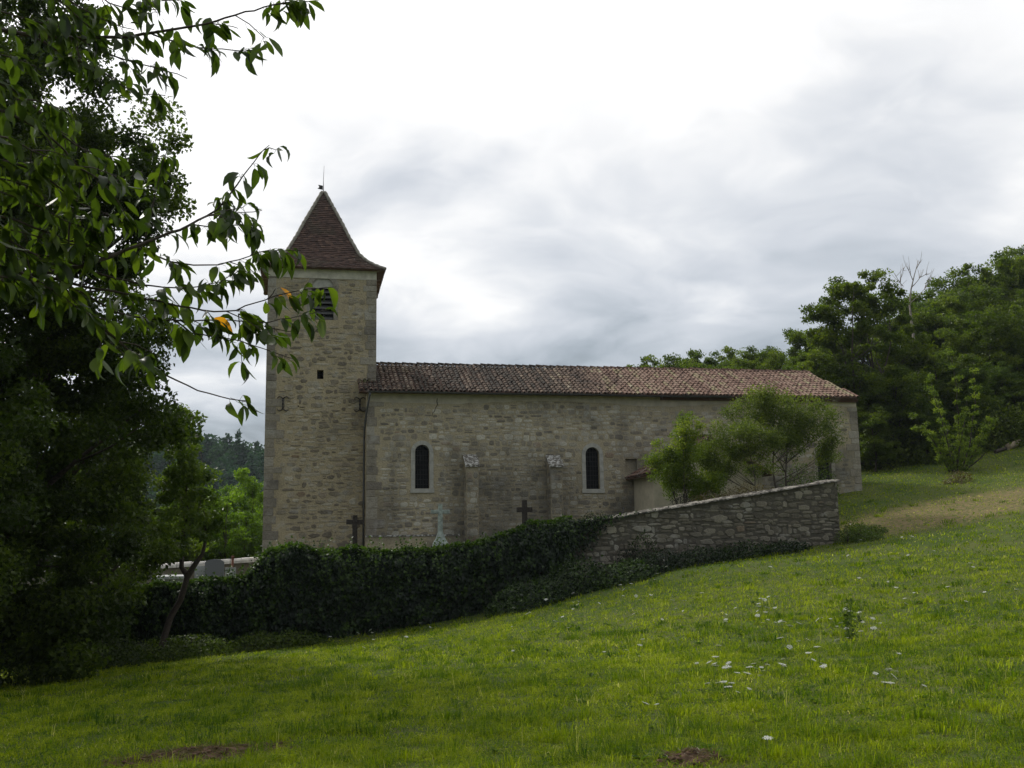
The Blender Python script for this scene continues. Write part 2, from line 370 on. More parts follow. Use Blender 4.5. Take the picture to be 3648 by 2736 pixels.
# churchyard: the raised ground held up by the wall
def cz(x): return np.interp(x, [-14, -9, -4.5, 0, 8, 16, 24.3, 26], [-1.3, -1.15, -.45, .15, 1.0, 1.9, 2.9, 3.0])
xs = np.linspace(-13, 17, 61); ys = np.linspace(-10.9, 5.5, 34); X, Y = np.meshgrid(xs, ys)
Z = cz(X)-.25*np.clip((-Y-4)/7, 0, 1)+.05*fn(X, Y, 2.5, 9); i = (np.arange(33)[:, None]*61+np.arange(60)[None]).ravel()
g = MB(); g.add(np.stack([X.ravel(), Y.ravel(), Z.ravel()], -1), np.stack([i, i+1, i+62, i+61], -1), None, 0, True)
m_, t = mat('yard_grass'); nb = t.noise(t.pos, 5, 5, .65)
out(t, t.mix(t.mr(nb, .4, .62), (.05, .075, .016), (.12, .10, .06)), .95, nb, .05, .1)
g.build('churchyard_ground', m_, kind='structure')

# ------------------------------------------------------------------ masonry
def stones(mb, x0, x1, zb, zt, y, ch, cw, gap=.03, relief=.014, skip=lambda x, z, w, h: False, seed=1, mi=0, side=None, rough=.2, nr=11, tone=None, e=.62, hj=.28, wavy=.10):
    """coursed rubble: each stone a rounded, slightly proud patch on the wall plane (facing -Y, or -X when side is given)"""
    q = np.random.default_rng(seed); cs = []
    z = zb
    while z < zt-.08:
        h = min(q.uniform(*ch), zt-z); x = x0-q.uniform(0, .2)
        while x < x1:
            wd = q.uniform(*cw)*(1 if q.random() > .12 else 1.5)
            a, b_ = max(x, x0+.004), min(x+wd, x1-.004)
            if b_-a > .06:
                if h > .19 and q.random() < .22 and b_-a < .5:
                    s = q.uniform(.4, .6)*h; parts = [(a, b_, z, z+s), (a, b_, z+s, z+h)]
                else: parts = [(a, b_, z, z+h)]
                for p in parts:
                    cx, czz, ww, hh = (p[0]+p[1])/2, (p[2]+p[3])/2, p[1]-p[0], p[3]-p[2]
                    if not skip(cx, czz, ww, hh): cs.append((cx, czz+q.uniform(-.02, .02), ww, hh))
            x += wd
        z += h
    c = np.array(cs); n = len(c)
    a = (np.arange(nr)+.5)/nr*2*math.pi
    ux = np.sign(np.cos(a))*np.abs(np.cos(a))**e; uz = np.sign(np.sin(a))*np.abs(np.sin(a))**e
    c[:, 1] += wavy*fn(c[:, 0], c[:, 1], 2.2, seed+500); c[:, 3] *= q.uniform(1-hj, 1+hj*.7, n); c[:, 1] += q.uniform(-1, 1, n)*hj*.07
    jx = 1+q.uniform(-rough, rough*.4, (n, nr)); jz = 1+q.uniform(-rough, rough*.4, (n, nr))
    hw = np.maximum(c[:, 2]/2-gap/2*q.uniform(.5, 1.6, n), .02)[:, None]; hh = np.maximum(c[:, 3]/2-gap/2*q.uniform(.5, 1.6, n), .02)[:, None]
    rel = q.uniform(.35, 1., n)[:, None]*relief
    ox, oz = hw*ux*jx, hh*uz*jz
    k = np.clip(1-.022/np.minimum(hw, hh), .5, .95)
    def ring(f, d): return np.stack([c[:, :1]+ox*f, np.broadcast_to(y-d, ox.shape), c[:, 1:2]+oz*f], -1)
    V = np.stack([ring(1, -.006), ring(1, rel*.6), ring(k, rel)], 1).reshape(n, -1, 3)
    if side is not None: V = np.stack([side+(V[..., 1]-y), V[..., 0], V[..., 2]], -1)
    o = (np.arange(n)*3*nr)[:, None]; j = np.arange(nr)[None]; j2 = (j+1) % nr
    Q = np.concatenate([np.stack([o+l*nr+j, o+l*nr+j2, o+(l+1)*nr+j2, o+(l+1)*nr+j], -1).reshape(-1, 4) for l in (0, 1)])
    r = q.beta(1.3, 1.3, n) if tone is None else tone(c, q)
    mb.add(V.reshape(-1, 3), Q, np.repeat(r, 3*nr), mi)
    mb.F.append((o+2*nr+j+mb.nv-n*3*nr, mi, False))
    return mb
def quoins(mb, x, y, z0, z1, inward, seed, hr=(.28, .42), wr=(.35, .75), d=.022, back=.0, mi=0):
    """corner blocks on the front face, alternately long and short; the block's outer end overlaps the side by back"""
    q = np.random.default_rng(seed); z = z0; k = 0
    spans = []
    while z < z1-.1:
        h = min(q.uniform(*hr), z1-z); wd = q.uniform(*wr) if k % 2 else q.uniform(wr[0]*.8, wr[0]*1.3)
        a, b_ = (x-back, x+wd) if inward > 0 else (x-wd, x+back)
        mb.box((a, y-d*q.uniform(.7, 1.2), z+.008), (b_, y+.25, z+h-.008), mi, q.random(), bev=.012)
        spans.append((min(a, b_), max(a, b_), z, z+h)); z += h; k += 1
    return spans
def arch(xc, hw, z0, zs, n=14):       # outline of an arched opening (springing at zs)
    return [(xc-hw, z0), (xc+hw, z0)]+[(xc+hw*math.cos(a), zs+hw*math.sin(a)) for a in np.linspace(0, math.pi, n)]
def cut(ob, cutter_mb):
    me = cutter_mb.mesh('cutter'); bm = bmesh.new(); bm.from_mesh(me); bmesh.ops.recalc_face_normals(bm, faces=bm.faces); bm.to_mesh(me); bm.free()
    co = bpy.data.objects.new('cutter', me); COL.objects.link(co)
    md = ob.modifiers.new('b', 'BOOLEAN'); md.operation = 'DIFFERENCE'; md.object = co; md.solver = 'EXACT'
    bpy.context.view_layer.update()
    nm = bpy.data.meshes.new_from_object(ob.evaluated_get(bpy.context.evaluated_depsgraph_get()))
    ob.modifiers.clear(); ob.data = nm; bpy.data.objects.remove(co); bpy.data.meshes.remove(me)

L, HE, HR, WD = 24.35, 7.51, 9.45, 7.54
TX0, TX1, TY, TD, TH, TA = -4.53, .4525, 1.206, 5.176, 13.58, 18.29
church = thing('church', (10, 3, 0), 'long pale rubble stone church with square bell tower and red tiled roofs', 'church')

# --- nave
b_ = MB().box((0, 0, -1.5), (L, WD, HE))
nave = b_.build('nave', M['nave_mortar'], church)
WIN = [(2.49, .325, 3.16, 4.83), (10.53, .335, 3.10, 4.73), (22.40, .37, 3.05, 4.75)]
cm = MB()
for xc, hw, z0, zs in WIN: cm.prism(arch(xc, hw, z0, zs), -.5, .42)
cm.prism([(12.14, 3.9), (12.72, 3.9), (12.72, 4.52), (12.14, 4.52)], -.5, .16)
cut(nave, cm)
qm = MB()
spans = quoins(qm, 0, 0, .95, 7.1, 1, 21, (.26, .5), (.4, .8), back=.022)
qm.build('quoins', M['quoin'], nave); qm = MB()
spans += quoins(qm, L, 0, 1.5, 7.1, -1, 22, (.24, .4), (.35, .7), back=.02)
qm.build('quoins', M['quoin'], nave)
def skip_n(x, z, w_, h):
    for xc, hw, z0, zs in WIN:
        if abs(x-xc) < hw+.20+w_/2 and z0-.24-h/2 < z < zs: return True
        if z >= zs and math.hypot(x-xc, z-zs) < hw+.24+min(w_, h)/2: return True
    if 11.95-w_/2 < x < 12.9+w_/2 and 3.75 < z < 4.7: return True
    return any(a-w_/2-.01 < x < c+w_/2+.01 and p-h/2 < z < q+h/2 for a, c, p, q in spans)
fm = MB()
edge = lambda x: 7.12-.1*math.sin(x*.55)
stones(fm, 0, L, .98, 4.35, 0, (.14, .29), (.16, .46), gap=.036, seed=31, relief=.017, skip=lambda x, z, w_, h: skip_n(x, z, w_, h))
stones(fm, 0, L, 4.38, 7.18, 0, (.16, .30), (.18, .50), gap=.038, seed=32, relief=.015, skip=lambda x, z, w_, h: skip_n(x, z, w_, h) or z+h/2 > edge(x) or (z > 6.2 and 2.5 < x < 3.8 and random.random() < .4))
fm.build('facing_stones', M['nave_stone'], nave)
pb = MB()                              # smeared lime band below the eaves
xs = np.linspace(.03, L-.03, 90); lo = np.array([edge(x)+.02+.05*fn(x, 0, 1.3, 5)+(.06 if x > 15 else 0) for x in xs])
V = np.concatenate([np.stack([xs, np.full(90, -.012), lo], -1), np.stack([xs, np.full(90, -.012), np.full(90, 7.49)], -1)])
i = np.arange(89); pb.add(V, np.stack([i, i+1, i+91, i+90], -1)); pb.build('plaster_band', M['plaster_band'], nave)
pl = MB(); pl.box((-.05, -.1, -1.4), (L+.05, -.002, 1.02), 0); pl.box((-.06, -.13, 1.02), (4.2, -.004, 1.10), 1); 
pl.build('plinth', [M['nave_mortar'], M['lichen_cap']], nave)
ck = MB(); P = [(3.19, 7.3), (3.17, 7.15), (3.20, 7.0), (3.11, 6.86), (3.06, 6.7), (2.98, 6.62), (2.95, 6.45)]
ck.tube([(x, -.014, z) for x, z in P], [.014, .018, .015, .012, .014, .01, .006], 5); ck.build('wall_crack', M['dark'], nave)

def window(xc, hw, z0, zs, label=None):
    g_ = MB().prism(arch(xc, hw+.01, z0-.01, zs), .24, .27); wn = g_.build('window', M['glass'], church, fix=True)
    if label: wn['label'] = label
    f = MB(); o_, i_ = arch(xc, hw+.19, z0, zs, 16), arch(xc, hw, z0, zs, 16)
    # voussoirs and jamb blocks, each a little different
    q = np.random.default_rng(int(xc*10)); idx = list(range(1, len(o_)))+[0]
    pts = [(o_[k], i_[k]) for k in idx]
    jl = [((xc+hw+.19, z), (xc+hw, z)) for z in np.linspace(z0, zs, 5)]; jr = [((xc-hw-.19, z), (xc-hw, z)) for z in np.linspace(zs, z0, 5)]
    ar = [((xc+(hw+.19)*math.cos(a), zs+(hw+.19)*math.sin(a)), (xc+hw*math.cos(a), zs+hw*math.sin(a))) for a in np.linspace(0, math.pi, 10)]
    seq = jl+ar[1:-1]+jr
    for (o1, i1), (o2, i2) in zip(seq[:-1], seq[1:]):
        sh = lambda p, c: (p[0]+(c[0]-p[0])*.03, p[1]+(c[1]-p[1])*.03)
        cc = ((o1[0]+o2[0]+i1[0]+i2[0])/4, (o1[1]+o2[1]+i1[1]+i2[1])/4)
        f.prism([sh(o1, cc), sh(o2, cc), sh(i2, cc), sh(i1, cc)], -.022-q.uniform(0, .008), .2, 0, q.random())
    f.build('frame', M['frame_stone'] if xc < 20 else M['quoin'], wn, fix=True)
    MB().box((xc-hw-.22, -.05, z0-.2), (xc+hw+.22, .2, z0-.005), bev=.012).build('sill', M['frame_stone'], wn)
    gr = MB()
    for x in np.linspace(xc-hw, xc+hw, 6)[1:-1]: gr.box((x-.008, .19, z0), (x+.008, .205, zs+math.sqrt(max(hw*hw-(x-xc)**2, 0))))
    for z in np.arange(z0+.2, zs+hw-.05, .22):
        ww = hw if z < zs else math.sqrt(hw*hw-(z-zs)**2)
        gr.box((xc-ww, .17, z-.009), (xc+ww, .188, z+.009))
    gr.build('grille', M['iron'], wn)
for W_, lb in zip(WIN, ('arched window nearest the tower', 'arched window right of the second buttress', 'arched window half hidden by the tree')): window(*W_, lb)

def buttress(x0, x1, zt, zb_, dp, seed):
    bt = MB()
    prof = [(0, zb_), (-dp, zb_), (-dp, zt-.5), (0, zt)]
    V = [(x, p[0], p[1]) for x in (x0, x1) for p in prof]
    bt.add(V, [(0, 1, 2, 3), (7, 6, 5, 4), (0, 4, 5, 1), (1, 5, 6, 2), (2, 6, 7, 3)], None, 0)
    stones(bt, x0+.01, x1-.01, zb_, zt-.7, -dp, (.2, .34), (.25, .5), seed=seed, relief=.02, mi=1)
    stones(bt, -dp+.02, -.05, zb_, zt-.75, 0, (.2, .34), (.25, .5), seed=seed+1, relief=.02, mi=1, side=x0)
    b = bt.build('buttress', [M['nave_mortar'], M['nave_stone']], church, fix=True)
    cp = MB(); s = .5/dp
    for k, (ya, yb) in enumerate(((-dp-.06, -dp*.55), (-dp*.53, -.02))):
        za, zb2 = zt+s*ya+.01, zt+s*yb+.01
        V = [(x, yy, zz) for x in (x0-.05, x1+.05) for yy, zz in ((ya, za), (yb, zb2), (yb, zb2+.09), (ya, za+.09))]
        cp.add(V, [(0, 1, 2, 3), (7, 6, 5, 4), (0, 4, 5, 1), (3, 2, 6, 7), (0, 3, 7, 4), (1, 5, 6, 2)])
    cp.build('capstone', M['lichen_cap'], b, fix=True)
buttress(4.40, 4.96, 4.62, .1, .72, 41); buttress(8.30, 8.88, 4.6, .6, .72, 45)

# --- tower
b_ = MB().box((TX0, TY, -1.8), (TX1, TY+TD, TH)); tower = b_.build('tower', M['tower_mortar'], church)
BX, BH, BZ0, BZS = -2.045, .515, 11.12, 12.64
cm = MB(); cm.prism(arch(BX, BH, BZ0, BZS), TY-.5, TY+.5)
cm.prism([(-2.25, 8.31), (-1.96, 8.31), (-1.96, 8.74), (-2.25, 8.74)], TY-.5, TY+.6)
cm.prism([(-3.12, 6.99), (-3.05, 6.99), (-3.05, 7.06), (-3.12, 7.06)], TY-.5, TY+.4); cut(tower, cm)
qm = MB()
spt = quoins(qm, TX0, TY, -.9, 13.15, 1, 51, (.28, .46), (.38, .85), back=.022)
qm.build('quoins', M['quoin'], tower); qm = MB()
spt += quoins(qm, TX1, TY, 7.3, 13.15, -1, 52, (.28, .44), (.38, .8), back=.02)
qm.build('quoins', M['quoin'], tower)
def skip_t(x, z, w_, h):
    if z < BZS and abs(x-BX) < BH+.22+w_/2 and z > BZ0-.05-h/2: return True
    if z >= BZS and math.hypot(x-BX, z-BZS) < BH+.26+min(w_, h)/2: return True
    if abs(x+2.1) < .24+w_/2 and 8.2-h/2 < z < 8.85+h/2: return True
    return any(a-w_/2-.01 < x < c+w_/2+.01 and p-h/2 < z < q+h/2 for a, c, p, q in spt)
fm = MB()
stones(fm, TX0, TX1, -.8, 13.1, TY, (.13, .30), (.18, .62), gap=.05, seed=61, relief=.022, skip=skip_t, rough=.34, e=.8, hj=.4, wavy=.16)
fm.build('facing_stones', M['tower_stone'], tower)
MB().box((TX0-.015, TY-.02, 13.10), (TX1+.015, TY-.001, TH-.01)).build('plaster_band', M['tower_band'], tower)
fr = MB(); q = np.random.default_rng(3)
seq = [((BX+BH+.2, z), (BX+BH, z)) for z in np.linspace(BZ0, BZS, 5)]+[((BX+(BH+.24)*math.cos(a), BZS+(BH+.24)*math.sin(a)), (BX+BH*math.cos(a), BZS+BH*math.sin(a))) for a in np.linspace(.02, math.pi-.02, 12)]+[((BX-BH-.2, z), (BX-BH, z)) for z in np.linspace(BZS, BZ0, 5)]
for (o1, i1), (o2, i2) in zip(seq[:-1], seq[1:]):
    if abs(o1[1]-o2[1])+abs(o1[0]-o2[0]) > .02: fr.prism([o1, o2, i2, i1], TY-.006-q.uniform(0, .008), TY+.3, 0, q.random())
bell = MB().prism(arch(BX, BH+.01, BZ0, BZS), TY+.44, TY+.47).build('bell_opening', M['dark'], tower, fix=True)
fr.build('frame', M['quoin'], church, fix=True)['label'] = 'stone surround of the louvred bell opening'
MB().prism([(BX+BH*math.cos(a), BZS+.01+BH*math.sin(a)) for a in np.linspace(0, math.pi, 16)], TY+.06, TY+.12).build('tympanum', M['frame_stone'], bell.parent, fix=True)
for k in range(6):
    z = BZ0+.05+k*.255
    sl = MB().box((BX-BH+.005, -.15, -.02), (BX+BH-.005, .15, .02), tilt=lambda V, z=z: np.stack([V[:, 0], TY+.2+V[:, 1]*.72+V[:, 2]*.5, z+.1+V[:, 1]*.62+V[:, 2]], -1))
    sl.build('louvre', M['louvre'], tower)
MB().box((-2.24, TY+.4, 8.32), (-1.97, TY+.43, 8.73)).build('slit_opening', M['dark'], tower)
def anchor(x, full=True):
    a = MB(); y = TY-.05
    a.tube([(x, y, 6.86), (x, y, 7.12), (x, y, 7.40)], [.024, .028, .024], 6)
    for s in ((-1, 1) if full else (-1,)):
        for e, zz in ((1, 7.36), (-1, 6.90)):
            a.tube([(x, y, zz), (x+s*.08, y, zz+e*.07), (x+s*.17, y, zz+e*.10), (x+s*.235, y, zz+e*.06), (x+s*.245, y, zz+e*.0)], [.026, .026, .024, .02, .014], 6)
    for z in (7.13, 7.3, 6.96): a.box((x-.04, y-.04, z-.025), (x+.04, TY, z+.025))
    a.build('wall_anchor', M['iron'], tower)
anchor(-3.77); anchor(-.28)
# tower roof: plain tile courses with a bell-cast foot
roof = MB(); hb = 2.49+.405; zc0 = TH-.02; prof = [(1, 0), (.84, .062), (.707, .128), (.59, .215), (.423, .43), (.323, .577), (.02, .985)]
ph, pr = np.array([p[1] for p in prof])*(TA-zc0), np.array([p[0] for p in prof])*hb
cx_, cy_ = (TX0+TX1)/2, TY+TD/2; ln = np.concatenate([[0], np.cumsum(np.hypot(np.diff(ph), np.diff(pr)))])
q = np.random.default_rng(8); N = 46
for k in range(N):
    s0, s1 = ln[-1]*k/N, ln[-1]*(k+1)/N
    r0_, r1_, z0_, z1_ = np.interp(s0, ln, pr)+.022, np.interp(s1, ln, pr)+.004, np.interp(s0, ln, ph)+.012, np.interp(s1, ln, ph)+.012
    nt = max(1, int(2*r0_/.17)); off = q.uniform(0, .5)
    for sd_ in range(4):
        ca, sa = [(0, -1), (1, 0), (0, 1), (-1, 0)][sd_]
        e = np.clip(np.concatenate([[0], (np.arange(nt)+off+.2)/nt, [1]]), 0, 1)*2-1
        for a, c in zip(e[:-1], e[1:]):
            if c-a < 1e-3: continue
            j = q.uniform(-.008, .008); l = q.uniform(0, .012)
            loc = [(a*r0_, r0_+j+l, z0_+l), (c*r0_, r0_+j+l, z0_+l), (c*r1_, r1_+j, z1_), (a*r1_, r1_+j, z1_), (a*r0_, r0_-.03, z0_-.012), (c*r0_, r0_-.03, z0_-.012)]
            V = [(cx_+u*(-sa)+v*ca, cy_+u*ca+v*sa, zc0+zz) for u, v, zz in loc]
            roof.add(V, [(0, 1, 2, 3), (4, 5, 1, 0)], q.beta(2, 2))
troof = roof.build('tower_roof', M['flat_tile'], church)
hp = MB()
for sx1, sy1 in ((1, 1), (1, -1), (-1, 1), (-1, -1)):
    ss = np.linspace(0, ln[-1], 40); P = [(cx_+sx1*np.interp(s, ln, pr), cy_+sy1*np.interp(s, ln, pr), zc0+.04+np.interp(s, ln, ph)) for s in ss]
    hp.tube(P, .085+.014*np.sin(np.arange(40)*2.7), 6)
hp.build('hip_mortar', M['hip_mortar'], troof)
MB().box((cx_-hb+.03, cy_-hb+.03, TH-.045), (cx_+hb-.03, cy_+hb-.03, TH-.012)).build('eave_soffit', M['red_tile'], troof)
vn = MB(); vx, vy = cx_, cy_
vn.tube([(vx, vy, TA-.25), (vx, vy, TA+.05), (vx-.01, vy, TA+.55), (vx+.015, vy, TA+1.35)], [.05, .022, .014, .008], 6)
vane = vn.build('weather_vane', M['iron'], church)
MB().prism([(vx-.03, TA+.08), (vx-.03, TA+.30), (vx-.27, TA+.34), (vx-.21, TA+.22), (vx-.30, TA+.13)], vy-.006, vy+.006).build('vane_flag', M['iron'], vane)

# --- canal tile roofs
def tiles(mb, o, e, s, Le, Ls, keep, seed, pitch=.215, course=.36, r=.085, mi=0, board=None):
    """o eave corner, e unit along the eave, s unit up the slope; cover tiles in rows"""
    q = np.random.default_rng(seed); o, e, s = (np.array(v, float) for v in (o, e, s)); nn = np.cross(e, s)
    a = np.linspace(0, math.pi, 7)
    tv = []
    for v, rr, lift in ((-.05, r*1.08, .035), (course+.03, r*.86, .008)):
        tv += [(rr*math.cos(x), v, lift+rr*math.sin(x)*.85) for x in a]
    tv += [(r*.86*math.cos(x), -.05, .035+r*.66*math.sin(x)) for x in a]
    tv = np.array(tv); tf = np.array([(i, i+1, i+8, i+7) for i in range(6)]+[(14+i, 15+i, i+1, i) for i in range(6)])
    iu, iv = np.meshgrid(np.arange(int(Le/pitch)+1), np.arange(int(Ls/course)+1)); iu, iv = iu.ravel(), iv.ravel()
    U = (iu+.5)*pitch+q.normal(0, .012, len(iu)); Vv = iv*course+q.normal(0, .014, len(iu))+.03*np.sin(iu*.7)
    ok = np.array([keep(u, v) for u, v in zip(U, Vv)]); U, Vv = U[ok], Vv[ok]; n = len(U)
    ang = q.normal(0, .03, n); ca, sa = np.cos(ang), np.sin(ang)
    lx = tv[None, :, 0]*ca[:, None]-tv[None, :, 1]*sa[:, None]; ly = tv[None, :, 0]*sa[:, None]+tv[None, :, 1]*ca[:, None]
    lz = tv[None, :, 2]+q.normal(0, .006, n)[:, None]
    P = o+(U[:, None]+lx)[..., None]*e+(Vv[:, None]+ly)[..., None]*s+lz[..., None]*nn
    F = (tf[None]+(np.arange(n)*len(tv))[:, None, None]).reshape(-1, 4)
    mb.add(P.reshape(-1, 3), F, np.repeat(np.clip(.55*q.beta(1.2, 1.2, 500)[(iu[ok]*1)%500]+.45*q.beta(1.6, 1.6, n), 0, 1), len(tv)), mi)
slope = math.atan2(HR-HE-.02, WD/2+.36); es, ss_ = (1, 0, 0), (0, math.cos(slope), math.sin(slope)); LS = (WD/2+.36)/math.cos(slope)
rl = MB(); RX0, RX1 = -.40, L-.06
endx = lambda v: RX1-RX0-.5*(v/LS)
tiles(rl, (RX0, -.36, HE+.06), es, ss_, RX1-RX0, LS, lambda u, v: u < endx(v)+.05 and (v*math.cos(slope)-.36 < TY-.22 or u+RX0 > TX1+.06), 71)
nroof = rl.build('nave_roof', M['canal_tile'], church)
bd = MB(); zr = lambda y: HE+.045+(y+.36)*math.tan(slope)
bd.add([(RX0, -.34, zr(-.34)), (RX1-.05, -.34, zr(-.34)), (RX1-.3, TY-.01, zr(TY)), (RX0, TY-.01, zr(TY-.01)), (TX1+.005, TY-.01, zr(TY-.01)), (TX1+.005, WD/2, zr(WD/2)), (RX1-.52, WD/2, zr(WD/2)), (RX1-.3, WD+.3, HE+.05), (TX1+.005, WD+.3, HE+.05)], [(0, 1, 2, 3)])
o0 = bd.nv-9; bd.F.append((np.array([(o0+4, o0+2, o0+6, o0+5), (o0+5, o0+6, o0+7, o0+8)]), 0, False))
bd.add([(RX0, -.34, zr(-.34)-.06), (RX1-.05, -.34, zr(-.34)-.06), (RX1-.05, .2, HE-.012), (RX0, .2, HE-.012), (RX0, -.34, zr(-.34)), (RX1-.05, -.34, zr(-.34))], [(0, 3, 2, 1), (0, 1, 5, 4)])
bd.add([(RX1-.05, -.34, zr(-.34)), (RX1-.52, WD/2, zr(WD/2)), (RX1-.3, WD+.3, HE+.05), (RX1-.3, WD/2, HE-.1), (L-.05, WD/2, HE-.1)], [(0, 1, 4)])
bd.build('roof_deck', M['red_tile'], nroof)
rg = MB(); q = np.random.default_rng(2)
for x in np.arange(TX1+.25, RX1-.5, .36):
    a = np.linspace(0, math.pi, 7); zz = HR+.05+q.normal(0, .01)
    V = [(x+dx, WD/2+r_*math.cos(u), zz+l+r_*math.sin(u)*.9) for dx, r_, l in ((-.22, .125, .035), (.2, .105, 0)) for u in a]
    rg.add(V, [(i, i+1, i+8, i+7) for i in range(6)], q.beta(1.6, 1.6)*.5)
rg.build('ridge_tiles', M['canal_tile'], nroof)
gt = MB(); n_ = 40; gx = np.linspace(RX0+.42, 17.5, n_); a = np.linspace(math.pi, 2*math.pi, 7)
V = np.array([(x, -.41+rr*math.cos(u), HE+.03+.012*math.sin(x*.8)-.0012*x+rr*math.sin(u)) for x in gx for rr in (.075,) for u in a])
gt.add(V, np.stack([(np.arange(n_-1)[:, None]*7+np.arange(6)[None]+k).ravel() for k in (0, 1, 8, 7)], -1), None, 0, True)
gt.build('gutter', M['zinc'], church)
MB().tube([(.1, -.41, HE-.04), (.08, -.40, HE-.16), (-.02, -.1, HE-.75), (-.10, .35, HE-1.55), (-.11, .5, HE-2.0), (-.11, .55, 3), (-.11, .55, .6)], .048, 8).build('downpipe', M['zinc'], church)
cnm = MB(); cnm.box((14.0, -.16, HE-.16), (L-.02, -.015, HE-.085)); cnm.box((14.0, -.24, HE-.084), (L+.01, -.012, HE-.02)); cnm.build('cornice', M['red_tile'], church)

# --- gabled side chapel
AX0, AX1, AY, AZ, AP = 12.52, 17.75, -2.8, 3.78, 5.22; axc = 15.15
an = MB(); an.prism([(AX0, .3), (AX1, .3), (AX1, AZ), (axc, AP-.05), (AX0, AZ)], AY, -.003)
annex = an.build('side_chapel', M['plaster'], church, fix=True)
for sgn, x_e in ((1, AX0-.38), (-1, AX1+.38)):
    asl = math.atan2(AP-AZ+.02, axc-AX0); sv = (sgn*math.cos(asl), 0, math.sin(asl)); ev = (0, -1, 0) if sgn > 0 else (0, 1, 0)
    Ls_ = abs(axc-x_e)/math.cos(asl); z_e = AP-abs(axc-x_e)*math.tan(asl)
    ch = MB(); tiles(ch, (x_e, -.05 if sgn > 0 else AY-.3, z_e+.03), ev, sv, abs(AY)+.25, Ls_, lambda u, v: True, 80+sgn)
    rf = ch.build('chapel_roof', M['red_tile'], church)
    nrm = np.array((-math.sin(asl)*sgn, 0, math.cos(asl))); A0 = np.array((x_e, 0, z_e)); A1 = np.array((axc, 0, AP))
    V = [(*(p-nrm*dn)[[0]], yy, (p-nrm*dn)[2]) for p in (A0, A1) for yy in (AY-.27, -.012) for dn in (-.02, .07)]
    MB().add(V, [(0, 1, 3, 2), (4, 6, 7, 5), (0, 2, 6, 4), (1, 5, 7, 3), (0, 4, 5, 1), (2, 3, 7, 6)]).build('roof_deck', M['red_tile'], rf, fix=True)

# ------------------------------------------------------------------ churchyard wall (stone on the right, ivy on the left)
WY = -11.0
wx = np.array([-12.5, -9, -4.6, -3.9, 2, 4.6, 6.6, 16.85]); wtop = np.array([-.95, -.80, -.45, .42, .36, .72, 1.27, 2.77])
wt = lambda x: np.interp(x, wx, wtop)
wall = MB(); wallt = thing('stone_wall', (8, WY, 0), 'rubble stone churchyard wall with sloping grey coping climbing the meadow', 'wall')
P = [(-12.5, -4)]+[(16.85, -1)]+[(x, wt(x)) for x in wx[::-1]]
wall.prism(P, WY-.0, WY+.5)
body = wall.build('wall_core', M['wall_gap'], wallt, fix=True)
sb = MB()
stones(sb, 5.2, 16.85, -1.9, 2.8, WY, (.10, .27), (.13, .52), gap=.010, relief=.038, seed=91, rough=.32, e=.72, hj=.38, wavy=.14, skip=lambda x, z, w_, h: z+h/2 > wt(x)+.02 or z < -.9+.12*(x-5.2)-.6)
stones(sb, -12.5, 5.2, -3.0, .7, WY, (.18, .30), (.3, .6), gap=.03, relief=.04, seed=92, rough=.25, skip=lambda x, z, w_, h: z+h/2 > wt(x)-.06)
stones(sb, WY-.01, WY+.5, -.5, 2.7, 16.85, (.18, .32), (.2, .45), gap=.02, relief=.03, seed=93, skip=lambda x, z, w_, h: False)
sb.build('rubble_face', M['wall_stone'], wallt)
cp = MB(); q = np.random.default_rng(4); x = 5.4
while x < 16.9:
    w_ = q.uniform(.35, .75); x1 = min(x+w_, 17.0)
    za, zb = wt(x)+q.uniform(-.012, .012), wt(x1)+q.uniform(-.012, .012); tk = q.uniform(.04, .07)
    yl = WY-.10-q.uniform(0, .05)
    V = [(xx, yy, zz+hh) for xx, zz in ((x+.006, za), (x1-.006, zb)) for yy, hh in ((yl, .002), (WY+.6, .002), (WY+.58, tk), (WY+.25, tk+.06), (yl+.02, tk*.8))]
    cp.add(V, [(0, 4, 9, 5), (4, 3, 8, 9), (3, 2, 7, 8), (1, 6, 7, 2), (0, 5, 6, 1)]); o_ = cp.nv-10
    cp.F.append((np.array([[o_+i for i in (0, 1, 2, 3, 4)], [o_+i for i in (9, 8, 7, 6, 5)]]), 0, False)); x = x1
cp.build('coping', M['coping'], wallt, fix=True)

# low back wall of the cemetery with pale rounded coping
bw = thing('cemetery_wall', (-8, 5, -1), 'low wall with pale rounded coping stones left of the tower foot', 'wall')
bz = lambda x: np.interp(x, [-16, -10, -4.7], [-.50, -.30, -.02])
MB().prism([(-16, -3), (-4.58, -3), (-4.58, bz(-4.6)), (-16, bz(-16))], 5.0, 5.35).build('wall_body', M['wall_stone'], bw, fix=True)
cb = MB(); q = np.random.default_rng(14); x = -16.
while x < -4.6:
    w_ = q.uniform(.4, .75); x1 = min(x+w_, -4.56); a = np.linspace(0, math.pi, 7); rr = q.uniform(.23, .27)
    V = [(xx, 5.17+rr*math.cos(u), bz(xx)-.02+rr*.9*math.sin(u)) for xx in (x+.012, x1-.012) for u in a]
    cb.add(V, [(i, i+1, i+8, i+7) for i in range(6)], q.random(), 0); o_ = cb.nv-14
    cb.F.append((np.array([[o_+i for i in range(7)], [o_+7+i for i in range(7)][::-1]]), 0, False)); x = x1
cb.build('coping', M['coping_white'], bw, fix=True)

